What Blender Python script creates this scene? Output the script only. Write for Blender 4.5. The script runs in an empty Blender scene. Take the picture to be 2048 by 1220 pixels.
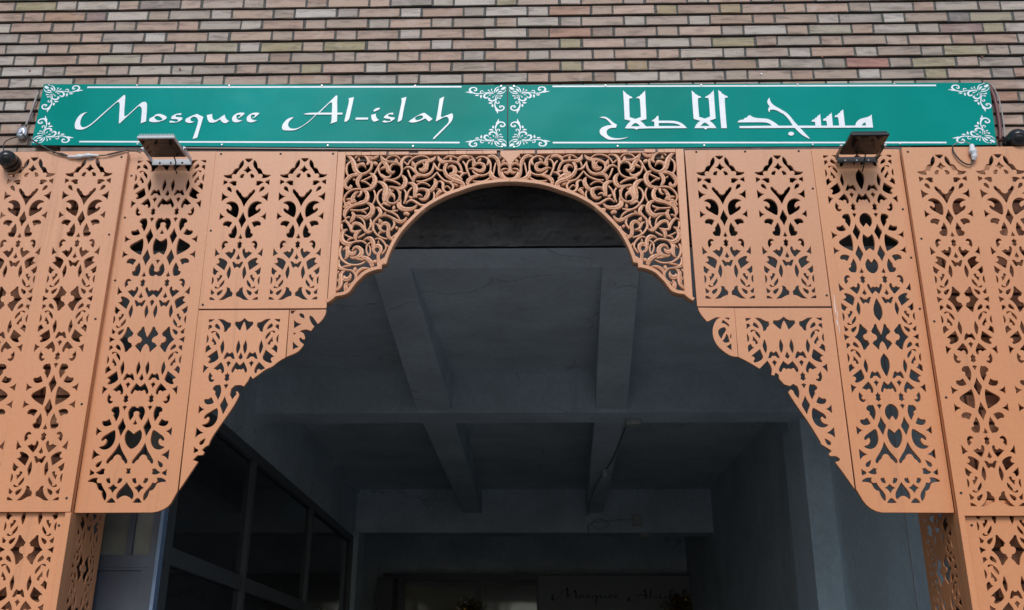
import bpy, bmesh, math, random
from mathutils import Vector, Matrix
random.seed(11)
scene = bpy.context.scene
COL = scene.collection
# ---------------------------------------------------------------- camera
cam_data = bpy.data.cameras.new('camera'); cam = bpy.data.objects.new('camera', cam_data); COL.objects.link(cam)
cam_data.sensor_width = 36.0; cam_data.lens = 36.0 * 2030.0 / 2048.0
cam_data.clip_start = 0.05; cam_data.clip_end = 2000.0
RIGHT, UP, FWD = Vector((0.999716, 0.023588, 0.003417)), Vector((0.005301, -0.359854, 0.932994)), Vector((-0.023237, 0.93271, 0.359877))
cam.matrix_world = Matrix(((RIGHT.x, UP.x, -FWD.x, 0), (RIGHT.y, UP.y, -FWD.y, -4.8), (RIGHT.z, UP.z, -FWD.z, 1.6), (0, 0, 0, 1)))
scene.camera = cam
# ---------------------------------------------------------------- sky, sun, exposure
SUN_EL, SUN_AZ = math.radians(42), math.radians(7)      # bright overcast, from the street side
world = bpy.data.worlds.new('World'); scene.world = world; world.use_nodes = True
wn = world.node_tree
sky = wn.nodes.new('ShaderNodeTexSky'); sky.sky_type = 'NISHITA'; sky.sun_disc = False
sky.sun_elevation = SUN_EL; sky.sun_rotation = math.radians(180) - SUN_AZ
sky.air_density = 1.0; sky.dust_density = 1.0; sky.ozone_density = 1.0
bg = wn.nodes['Background']; bg.inputs['Strength'].default_value = 0.105
wn.links.new(sky.outputs['Color'], bg.inputs['Color'])
sd = bpy.data.lights.new('sun', 'SUN'); sun = bpy.data.objects.new('sun', sd); COL.objects.link(sun)
sd.energy = 1.45; sd.angle = math.radians(24); sd.color = (1.0, 0.975, 0.94)
sdir = Vector((math.sin(SUN_AZ) * math.cos(SUN_EL), math.cos(SUN_AZ) * math.cos(SUN_EL), -math.sin(SUN_EL)))
sun.rotation_euler = sdir.to_track_quat('-Z', 'Y').to_euler(); sun.location = (0, -20, 30)
scene.view_settings.view_transform = 'Standard'; scene.view_settings.look = 'None'
scene.view_settings.exposure = 0.52; scene.view_settings.gamma = 1.0
try: scene.view_settings.use_curve_mapping = False
except Exception: pass
scene.cycles.max_bounces = 8; scene.cycles.diffuse_bounces = 5
# ---------------------------------------------------------------- traced outlines, millimetres
NARROW = {'crown_c': {'top': [(0,822.1),(-22.8,820.8),(-17.8,813.9),(-10.2,804.4),(0,797.6)],'star': [(0,778.1),(-7.8,763.1),(-15.3,754.6),(-24.9,750.9),(-12.6,744.5),(-5.3,738),(0,732)],'vee': [(0,588),(-9,591),(-16.4,599.1),(-19.9,607.6),(-22.9,614.2),(-29.7,616.1),(-35.5,625),(-38.6,629.8),(-44.7,634.3),(-51.1,631.7),(-52.3,620.7),(-47.4,611.5),(-31.9,589.4),(-18.6,571),(-8.3,550.9),(0,529)]},'crown_h': {'wing': [(-31.9,812.9),(-37.3,806.6),(-45.2,795.4),(-49.6,782.3),(-51.8,771),(-52.1,764.7),(-60.3,763.6),(-69.8,758.1),(-76.2,748.8),(-80.3,737.7),(-83.6,730.2),(-93,725.5),(-106,722.2),(-126.6,722.1),(-126,716.1),(-118,710.1),(-107.5,704.4),(-93.9,701.7),(-78.3,702.3),(-82.4,709.7),(-83.4,719),(-79.8,725.7),(-71.7,728.2),(-59.8,725.5),(-56.8,735.6),(-45.9,752.3),(-34,767.1),(-27,780.2),(-24.8,791.4),(-25.9,802.7),(-28.3,810.3)],'comma': [(-15.9,728.5),(-25.2,728.6),(-33.1,724.2),
(-38.3,716.8),(-39.5,709.3),(-36,703.7),(-27.1,704.8),(-22.4,701),(-20.1,711),(-16,720.3)],'tooth': [(-123.5,692.7),(-114,687.7),(-102.7,683.9),(-101.2,676.5),(-104.1,672.8),(-113.7,669.2),(-123.6,659.3),(-123.8,676.7)],'tooth2': [(-52,681.6),(-57.4,685.4),(-69.1,686.6),(-80.5,684.5),(-94.5,675.7),(-82.4,670.8),(-71.5,661.5),(-65.9,655.9),(-59.6,658.8),(-51.3,658.7),(-54.8,670.5)],'tear': [(-71.9,617.2),(-82.4,622.9),(-94.7,630.3),(-101.2,638.8),(-100,648.8),(-92.1,652.4),(-83.4,648.6),(-76.6,637.5)],'tri': [(-124.1,617.7),(-115.3,606.6),(-102.7,596.2),(-85,591),(-98.2,585.2),(-108.9,577.3),(-122.9,563.5),(-124,592)],'scroll': [(-98.6,551.7),(-87.4,560.7),(-71.4,565.3),(-54.6,562.2),(-38.7,551.1),(-28.8,534.7),(-23.7,516.5),(-24.6,493),(-27.7,475),(-33.4,466.8),(-47.1,473.3),(-64.8,486.1),(-82.4,497.1),(-90.7,508),(-92.7,517.1),(-86.6,521.8),(-79.6,518.1),(-72.2,509.7),(-66.1,514.3),
(-63.9,524.1),(-68.5,536.8),(-77.5,544.9),(-87.7,547.9)],'tri2': [(-122.4,497.4),(-114,486.5),(-104.8,477.4),(-93.6,473.4),(-105.5,468.4),(-114.5,461.3),(-122.8,453.1),(-123.3,475.8)]},'b_c': {'diamond': [(0,500.7),(-5.3,487.4),(-11.8,471.2),(-21.9,451.5),(-9.5,431.7),(0,405.2)],'spade': [(0,373.5),(-3.9,360.6),(-12.5,347.8),(-6.3,347.8),(0,342.5)],'knot': [(0,333.3),(-4,325.3),(-13.8,320.6),(-8,310.6),(-12.2,297.4),(-3.7,293.4),(0,282.6)],'dia2': [(0,259.6),(-3.4,246.9),(-12.2,233.1),(-5.2,229.1),(0,222.4)],'bat': [(0,207.4),(-1.6,200.7),(-7.8,200.7),(-13.4,209.4),(-21.9,214.2),(-29,212.7),(-23.9,197.7),(-18.8,183.9),(-11.5,176.8),(-6,182.7),(0,185.8)]},'b_h': {'oval': [(-51.3,438.6),(-60.5,445.2),(-77.5,449),(-91.9,445.4),(-100.8,434.9),(-100.8,424),(-94.8,419.9),(-83.9,421.8),(-76.1,417.7),(-66.1,410.7),(-61.5,419.6)],'leaf': [(-33.4,426.3),(-38.9,415.4),(-45,403.3),(-52.2,394),
(-48.7,385.1),(-53.4,377.1),(-64,373.1),(-63.3,359.1),(-56.6,355),(-50.4,348.1),(-39.6,350),(-31.9,346.8),(-25.5,356.8),(-21,376.8),(-22.1,395),(-27.6,413.3)],'hook': [(-60.5,321.7),(-67,331),(-76.5,334.3),(-87,329.1),(-93,317.2),(-93.9,301.2),(-88.1,281.2),(-82.9,291.2),(-72.3,301.8),(-79.1,307.1),(-79.2,315.1),(-73.3,321),(-65.8,319.8)],'bob': [(-19.1,282.7),(-26,289.5),(-32.1,284.8),(-31.6,272.9),(-36.5,267),(-43.7,266.2),(-51.1,273.8),(-58.5,268.3),(-72.7,264),(-58.4,249.3),(-38.1,229.3),(-28.5,243.1),(-21,258.9),(-17.7,272.8)],'tri3': [(-124,291.5),(-116.2,277.5),(-107.6,265.5),(-97.6,257.5),(-110,253.6),(-124.1,242.6),(-124.3,267.6)],'bigleaf': [(-51.6,208.9),(-62.8,221.6),(-76.4,229.6),(-91.6,235.6),(-101.3,234.5),(-102.8,227.8),(-96.1,219.9),(-94.5,212),(-101,204.1),(-112.9,203.4),(-99.7,192.3),(-81.8,178.5),(-65.2,165.8),(-59,186.2)],'lens': [(-38.3,189.9),(-45,174.3),
(-50.3,154.7),(-51,145),(-46,131.3),(-39.7,112.6),(-33.3,131.2),(-29.9,150.7),(-31.2,170.3)],'tri4': [(-123,182.7),(-107.9,167.7),(-93.5,158.9),(-102.7,153.1),(-105.5,145.3),(-109.1,138.7),(-123.8,147.4),(-124.2,167)],'hook2': [(-71.8,135.4),(-79.5,140.1),(-86.5,137.4),(-84.9,129.6),(-90.2,121.8),(-98.7,123.1),(-95.1,110.2),(-94.7,96.6),(-83.8,112.1),(-74.4,125.6)],'edgelens': [(-123.7,129.8),(-117.6,124),(-113.2,110.3),(-116.2,94.8),(-124,83.2),(-123.9,108.4)],'hook3': [(-59.2,112.7),(-66.6,104.2),(-76,90.7),(-82.8,80.3),(-79.6,73.3),(-84.5,68.7),(-93.6,69.5),(-98,76.5),(-104.3,75.4),(-105.4,68.8),(-98.4,63.7),(-85.8,64.4),(-70.7,75.2),(-59.8,90.6),(-57.9,100.3)],'tri5': [(-123.3,61.2),(-113.1,50.3),(-101.5,42.5),(-106.4,38.7),(-108.2,31.8),(-121.9,31.9),(-121.7,46.5)],'claw': [(-61,57.7),(-75.5,52),(-89.9,42.5),(-90.3,32.8),(-83.3,24.3),(-73.2,30.8),
(-63.8,44.2)]},'cut_h': {'halftri': [(-123.8,16.5),(-114.7,15.7),(-105.1,9.9),(-94,1),(-123.9,1.2),(-124.9,10)],'halfgap': [(-42.4,70),(-34.1,69.9),(-24.4,63.3),(-22.5,51.7),(-13.6,45.9),(-7.1,35),(-10.7,28.5),(-9.2,20.8),(-23.4,19),(-40.4,9.5),(-52,1.2),(-78.9,0.2),(-62.3,13.5),(-46.6,34.5),(-40,57.6)]},'mid_h': {'gap': [(-46.7,67.8),(-38.3,68.5),(-29.3,55),(-19.3,45.9),(-8.7,32.5),(-14.2,24.9),(-14.6,17),(-26.4,16.3),(-33.6,9.2),(-34.4,-2.7),(-28.2,-13.5),(-17.3,-18.2),(-12.1,-19),(-12.6,-26.1),(-6.5,-32.6),(-13.1,-44),(-20.6,-49.3),(-27,-61.8),(-41.1,-68.1),(-43.9,-51),(-53.2,-25.9),(-66,-9.7),(-78,1.2),(-65.9,10.1),(-55.4,28.1),(-48.8,49.7)],'sidetri': [(-128.6,15.9),(-114.8,8.6),(-100,1.3),(-114,-5.8),(-126.3,-17.2),(-127.8,-0.3)]},'heart_h': {'heart': [(-36.5,47.8),(-45.5,42.7),(-60.1,32.7),(-81,21),(-95.3,9.4),(-97.4,-0.7),(-90.1,-10.7),(-73.1,-24.1),(-51.3,-37.5),(-30.9,-48.2),
(-28,-30.9),(-25,-4.3),(-26.7,22.5),(-29.5,39.3),(-33.4,48.8)],'htri': [(-129.8,66),(-121.6,56.5),(-110.4,49),(-96.5,44.6),(-108.8,39.6),(-119,32.9),(-127.6,21.9),(-127.4,43)]},'wb_c': {'mhole': [(0,247.1),(-11.6,238.1),(-21.2,228),(-33.3,247.3),(-43.8,267.3),(-45.2,280.1),(-38.5,286.2),(-31,281.1),(-28.9,270.9),(-22.5,263.6),(-16.1,266.4),(-10.3,271.9),(-6,267.1),(0,267.8)],'mdia': [(0,217.1),(-9.4,208.4),(-11.5,203.8),(-6.3,192.9),(0,178.5)]},'wmid_c': {'xhole': [(0,11.6),(-5.8,23.9),(-15.4,45.1),(-22.7,69.9),(-31.8,67.1),(-37.2,57.5),(-37.9,50.5),(-45.8,47),(-48,38.2),(-55,32.9),(-48.7,18.8),(-38.3,16.3),(-28.8,8.2),(-25,-2.3),(-27.9,-11.1),(-35.4,-17),(-46.7,-19.7),(-49.1,-26.7),(-56.6,-32.9),(-46.7,-44.1),(-35.3,-54.6),(-22.4,-71),(-19.1,-51.2),(-11.7,-32.1),(0,-21.7)]},'wh_c': {'key': [(0,158.5),(-7,160.5),(-12.7,169.4),(-18,164.4),(-27,166.4),(-36,155),(-41.7,139.7),
(-40.8,124.4),(-34.8,105.2),(-29,93),(-22.1,101.3),(-11.4,118.4),(-14.9,131.8),(-9.6,140.2),(0,142)],'keytri': [(0,99.2),(-4.6,87.8),(-11,77.6),(-4.7,74.5),(0,73.3)],'barrel': [(0,30.9),(-13.9,38.6),(-27.5,50),(-35.7,33.1),(-38.7,2.9),(-34,-27.1),(-26.3,-46.7),(-14.1,-39.3),(-1.3,-31.9),(0,-31.1)]},'wcr_c': {'cup': [(0,487.5),(-14,475.3),(-30.2,464.8),(-40.7,480.5),(-43.1,504.8),(-35.6,529),(-22.7,548),(-9.3,558.3),(0,560.7)],'smallx': [(0,658.3),(-12.6,655.5),(-7.6,667.4),(-11.6,679.2),(-3.7,682.6),(0,681.9)],'bheart': [(0,723),(-12.5,739.7),(-31.3,761.4),(-40.7,778),(-42.4,796.3),(-34.8,806.9),(-26,798),(-12.1,789.7),(0,787.4)]},'wcut_c': {'xtop': [(0,-4.2),(-9.4,3.8),(-18,10.8),(-29.8,15.9),(-48.8,14),(-53.3,28),(-40.5,42.1),(-29.6,54.5),(-17.4,64.4),(-13.5,45.9),(-6.6,26.7),(0,14.5)]},'keyR_c': {'keyR': [(0,171),(-12.2,168.3),(-28.8,150.5),(-33.2,126.9),(-29.6,108),(-15.8,89.1),
(0,112.5)]},'lensR_c': {'lensR': [(0,207.3),(-9.7,187.9),(-20.9,157),(-22.6,130.6),(-18,108.6),(0,85)]}}
DIAG = {'dl': [(-1718.2,3432.8),(-1255,3431.8),(-1251,3178.5),(-1281.3,3160),(-1308.7,3134.6),(-1319.2,3127),(-1344.1,3117.1),(-1378.5,3088.8),(-1405.8,3066),(-1416,3080.5),(-1421.6,3077.5),(-1427.2,3058.4),(-1446.2,3028.1),(-1461.7,3035.7),(-1490.9,3033.5),(-1507.6,3016.9),(-1511.8,2986.6),(-1498.1,2960.2),(-1485.4,2979),(-1477.7,2990.3),(-1483.8,3000.1),(-1476.8,3003.1),(-1466.7,2990.2),(-1466.6,2975.2),(-1487.3,2926.4),(-1530.5,2852),(-1561.2,2800.5),(-1582.1,2760.2),(-1589.6,2731),(-1600.2,2728.9),(-1619.6,2709.3),(-1606.1,2698.4),(-1611.6,2683.9),(-1638.1,2682.5),(-1659.1,2660.2),(-1632.3,2651.5),(-1672.1,2576.4),(-1707.1,2512.7)],'dls': [(-1250.5,3431.8),(-1065,3433.2),(-1065.5,3408.3),(-1078.6,3380.4),(-1101.5,3354.3),(-1115.6,3372.7),(-1132.3,3395.1),(-1144,3400.8),(-1148.6,3392.8),(-1141.9,3372.8),(-1129.1,3352.9),(-1119.3,3342.5),(-1133.9,3317.2),(-1157.1,3326.8),
(-1182.9,3321.4),(-1190,3315.9),(-1170.5,3305.6),(-1161.5,3285.8),(-1162.6,3271.7),(-1175.5,3274.1),(-1183.7,3284.4),(-1190.6,3276.5),(-1185.7,3262.4),(-1164.4,3246.6),(-1182,3215.5),(-1203.1,3200),(-1247.5,3180)],'dlsh': [[(-1199,3411.5),(-1190.2,3414.6),(-1175.9,3404.9),(-1171.4,3384.9),(-1188.3,3390.6),(-1200.6,3402.7)],[(-1224.9,3377.2),(-1208.6,3361.2),(-1184.1,3355.5),(-1207.1,3342.9),(-1222.7,3331.1)],[(-1222.3,3308.2),(-1208.8,3308.1),(-1219,3295.6)],[(-1221.6,3262.5),(-1208.3,3246.8),(-1188.6,3232.7),(-1205.3,3227.3),(-1220.2,3218.7)],[(-1245.6,3427.8),(-1215.5,3429.2),(-1228.5,3421.2),(-1230.7,3411.6),(-1244.4,3413.3)]],'dr': [(1002.7,3429.1),(1487.2,3427.3),(1496,2514.2),(1457.1,2581.8),(1419.7,2645.2),(1438.8,2649.4),(1443.2,2660.1),(1426.7,2672.6),(1398.3,2672.6),(1392.3,2685.1),(1409.1,2697.6),(1397.8,2705.9),(1361.3,2731.1),(1359.4,2743.7),(1347.3,2768.9),(1309.7,2843.6),
(1277.8,2896.7),(1235.5,2974.6),(1230.4,2992),(1242.4,3003.3),(1254.2,2996.3),(1260.5,2974.5),(1279.4,2955.3),(1284.6,2991.8),(1277.2,3018),(1257.6,3031.2),(1242.3,3019.9),(1213.8,3028.7),(1191.4,3057.8),(1190.8,3079.8),(1176.5,3088.7),(1169.3,3073.7),(1154.6,3078.2),(1161.7,3102),(1156.9,3124.2),(1142.4,3150.9),(1100.9,3109.3),(1053,3142.4),(1001.1,3171.2)],'drs': [(819.9,3432.9),(1001,3429.1),(999.4,3171.2),(966.6,3174),(934.3,3196.6),(902.5,3228.2),(886.2,3264.5),(882.2,3305.5),(891.5,3342),(908,3369.5),(928.5,3380.4),(904.4,3380.6),(873.1,3362.3),(858.2,3357.8),(836,3388.3),(820.7,3418)],'drsh': [[(947.3,3378.5),(973.1,3378.4),(970.4,3365.5),(957.1,3372)],[(929.9,3351),(939.6,3367.5),(958.2,3350.8),(968.7,3341.6),(967.7,3327.9),(949.2,3345.4)],[(909.5,3305.3),(921.8,3321.7),(943.7,3328),(952.2,3316.1),(944.3,3300.6),(932.1,3285.2),(926.3,3264.3),(914.6,3279.8)],[(928.2,3255.2),
(939.1,3264.3),(951.3,3291.5),(957.7,3285.1),(965.4,3250.5),(941.9,3243.4)],[(975.6,3295.9),(975.6,3261.4),(966.6,3277.7)],[(947.4,3225.3),(971.6,3241.5),(972.1,3203.6)]]}
LATIN = [('M',[[(-2484.2,4618.8),(-2499.8,4616.2),(-2513.5,4609.3),(-2525.3,4598.1),(-2535.6,4577.2),(-2541.6,4553.4),(-2540,4531),(-2534.3,4515.6),(-2527.4,4510.5),(-2514.7,4507.9),(-2495.1,4507.7),(-2479,4514.4),(-2461.2,4526),(-2441.8,4543.3),(-2404.3,4587.8),(-2364.8,4636.7),(-2331.2,4676.6),(-2323.4,4682.8),(-2314.6,4682.1),(-2308.3,4672.1),(-2304.2,4635.2),(-2300.6,4592.8),(-2295.6,4546.5),(-2290.1,4545.6),(-2258.9,4585.3),(-2225.3,4625.8),(-2206.4,4649.6),(-2197.3,4655.2),(-2189.5,4652.3),(-2181.8,4640.9),(-2177.9,4625.3),(-2175.5,4585.8),(-2173.7,4545.2),(-2145.7,4556.1),(-2148,4591.1),(-2151.6,4641.9),(-2155.6,4670.3),(-2162.4,4680.3),(-2173.9,4683.3),(-2185.7,4679.2),(-2196.5,4667.9),(-2215.9,4646.9),(-2240.9,4614.7),(-2257.9,4595.7),(-2267.5,4590.5),(-2272.3,4593.1),(-2277.5,4634.9),(-2280.6,4677.4),(-2283.4,4714.5),(-2286.2,4726),(-2291.5,4728.3),(-2298.3,4723.3),
(-2321.4,4695),(-2336.3,4678.1),(-2368,4641.6),(-2410,4592.6),(-2443.1,4551.8),(-2462.5,4534.3),(-2480.4,4523.4),(-2492.5,4522.1),(-2503.2,4527.8),(-2510.8,4541.9),(-2513,4555.9),(-2511.9,4575.5),(-2506.4,4595.1),(-2496.3,4609.1)]]),('o',[[(-2104.2,4597.1),(-2079.1,4605.9),(-2053.5,4597.3),(-2035,4585.9),(-2033.6,4574.6),(-2045.9,4563.6),(-2080.1,4550.9),(-2112.8,4551.2),(-2126.7,4557),(-2130.3,4564.5),(-2126.1,4577.5),(-2098.1,4593.3)],[(-2102.3,4582.9),(-2091.9,4591),(-2075.2,4588.2),(-2056.9,4573),(-2056.6,4565.6),(-2066.7,4560.8),(-2081.6,4562.1),(-2097.6,4571.6)]]),('s',[[(-1954.8,4606.7),(-1955,4594.4),(-1964.9,4595.6),(-1979.7,4596.5),(-1985.6,4590.9),(-1983,4583.4),(-1969.8,4582.2),(-1946.6,4579.3),(-1945.2,4568.1),(-1956.9,4557),(-1975.3,4547.1),(-2011.2,4547.5),(-2015.3,4553.9),(-2012.7,4559.5),(-1999.5,4558.6),(-1979,4550.9),(-1968.1,4555.3),(-1967.7,4564.6),(-1978.1,4569.5),
(-2004.3,4570.6),(-2008.9,4576.2),(-2005,4589.3),(-1985.4,4602.2),(-1969.4,4605.8)]]),('q',[[(-1867.6,4601.6),(-1829.4,4581.7),(-1832.3,4565),(-1848.4,4450.3),(-1873.4,4442.5),(-1864,4487.3),(-1855.9,4542.9),(-1855.7,4561.5),(-1864.6,4576.5),(-1878.6,4584.1),(-1889.8,4582.4),(-1900.6,4571.3),(-1898.6,4560.1),(-1887.9,4552.5),(-1875,4553.5),(-1890.2,4544),(-1909.8,4544.2),(-1923.6,4551),(-1928,4560.4),(-1924.4,4571.6),(-1901.7,4586.3)]]),('u',[[(-1812.6,4592.8),(-1782.4,4599.9),(-1780.1,4579.3),(-1773.8,4566.2),(-1761.7,4559.7),(-1746.1,4565.9),(-1728.3,4582.5),(-1712.7,4595.4),(-1706.3,4574.8),(-1693.3,4559.7),(-1682.3,4554),(-1699.4,4540.4),(-1710.9,4541.3),(-1724.9,4550.7),(-1734.7,4565.7),(-1754,4549.2),(-1776.1,4543.1),(-1792.9,4547.8),(-1803.7,4562.8),(-1807.7,4577.8)]]),('e',[[(-1633,4606.9),(-1606.9,4606.6),(-1600.5,4601.6),(-1614.5,4585),(-1632.6,4571),(-1636.8,4573.2),
(-1624.3,4585.1),(-1623.3,4591.8),(-1633.4,4594.5),(-1644.5,4592),(-1646.7,4581.6),(-1641.9,4566.6),(-1628.1,4558.2),(-1608.5,4558),(-1630.1,4546),(-1649.4,4544.3),(-1663.2,4551.9),(-1669,4566.9),(-1666.5,4583.7),(-1651.7,4598.5)]]),('e',[[(-1552,4606),(-1525.9,4605.7),(-1519.6,4600.7),(-1533.6,4584.1),(-1551.8,4570.1),(-1555.9,4572.4),(-1543.4,4584.2),(-1542.4,4590.9),(-1552.4,4593.6),(-1563.6,4591.1),(-1565.9,4580.7),(-1561.2,4565.7),(-1547.4,4557.4),(-1527.8,4557.1),(-1549.4,4545.1),(-1568.8,4543.5),(-1582.5,4551),(-1588.2,4566),(-1585.6,4582.8),(-1570.8,4597.6)]]),('A',[[(-1326.5,4574.2),(-1343.1,4572.9),(-1362.8,4562.8),(-1379,4540.9),(-1387.5,4520.4),(-1386,4502.8),(-1377.4,4492.5),(-1354.2,4490.2),(-1323.5,4490.5),(-1303.5,4496.1),(-1274.2,4514.2),(-1238.2,4545.2),(-1201.7,4589.6),(-1117.6,4588.7),(-1115.6,4543.9),(-1122.4,4530.7),(-1085.6,4544.1),(-1086.7,4588.3),(-1058.5,4588),
(-1058.5,4600.1),(-1087.3,4600.5),(-1092.4,4659),(-1094.5,4710.5),(-1103,4710),(-1129.3,4677.4),(-1165.1,4636),(-1194.8,4601.7),(-1252.7,4601.4),(-1275.2,4592.8),(-1264.8,4590.3),(-1206.8,4589.7),(-1236.3,4554),(-1269.7,4522.1),(-1299.1,4504.8),(-1321.8,4500.7),(-1340,4503.8),(-1352.6,4517.1),(-1355.6,4531.8),(-1348.9,4549.4),(-1337.1,4562.5)],[(-1185.8,4601.6),(-1164.5,4627.1),(-1133.5,4664),(-1126,4667.8),(-1120.5,4662.3),(-1118.7,4647.4),(-1117.6,4600.8)]]),('l',[[(-1031.5,4691.8),(-1001.5,4699.8),(-1003,4681.9),(-1010.1,4628.3),(-1017.8,4566.3),(-1021.1,4556.1),(-1028.2,4547.3),(-1040,4540.1),(-1044.7,4544.6),(-1043.3,4563.7),(-1031.4,4640.5),(-1027.9,4667.2),(-1027.5,4682.2)]]),('-',[[(-983.9,4568.3),(-914.1,4567.5),(-916,4554.9),(-984.6,4554.8)]]),('i',[[(-899.8,4583.3),(-874.6,4591.3),(-871.8,4573.5),(-864.7,4558.7),(-853.3,4551.3),(-880.3,4539.8),(-893.7,4551.7),
(-897,4565)],[(-889.3,4612.1),(-874.6,4626.8),(-854.2,4629.5),(-852.6,4623.6),(-861.1,4614.8),(-883.7,4604.7)]]),('s',[[(-778.2,4597),(-777.6,4584.3),(-795.7,4587.4),(-805.8,4584.6),(-806.8,4578.7),(-797.4,4569.8),(-767.8,4566.5),(-768.7,4557.7),(-788.4,4540.3),(-803.5,4536.6),(-823.8,4534.2),(-836.9,4540.8),(-824.5,4548.9),(-808.9,4542.9),(-793.6,4543.3),(-788.8,4549.1),(-794.2,4556.5),(-809.7,4559.6),(-829.1,4564.2),(-827,4573),(-811.1,4589.1),(-793.5,4596.3)]]),('l',[[(-737.2,4688.4),(-709.3,4697.9),(-712.2,4675.5),(-722.3,4610.3),(-727.7,4554.3),(-732.5,4547),(-748.6,4537.5),(-751.4,4542.8),(-746.6,4578),(-736.7,4646),(-734,4672.8)]]),('a',[[(-624.2,4588.5),(-606.5,4595.1),(-593.3,4585.2),(-559.1,4554.8),(-579,4538),(-600.1,4558.8),(-625.1,4544.4),(-652.8,4534.4),(-675.7,4532.6),(-691.3,4539.2),(-679,4550.8),(-651.7,4571.1)],[(-657.5,4556.5),(-654,4565.2),(-641.5,4573.9),
(-626.4,4578.8),(-614.7,4575.1),(-611.1,4566.2),(-617.9,4557.5),(-635.5,4548.9),(-648.2,4547.6)]]),('h',[[(-524.6,4683.8),(-498.8,4697.5),(-502.6,4679.1),(-510,4622.7),(-515,4572.5),(-509.7,4564.2),(-493.3,4572.3),(-455.4,4589.5),(-448.9,4583.6),(-447.1,4563),(-454.2,4539.6),(-473.9,4513.5),(-508.3,4473),(-547.5,4427.7),(-553.9,4428.6),(-551.6,4437.3),(-516.1,4478.9),(-479.2,4520.8),(-470.6,4533.9),(-469.8,4551.5),(-475.2,4563.3),(-485.5,4567.8),(-500.7,4563.5),(-518.2,4552),(-542,4537.6),(-534.6,4587.5),(-528.6,4643.6)]])]
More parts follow.
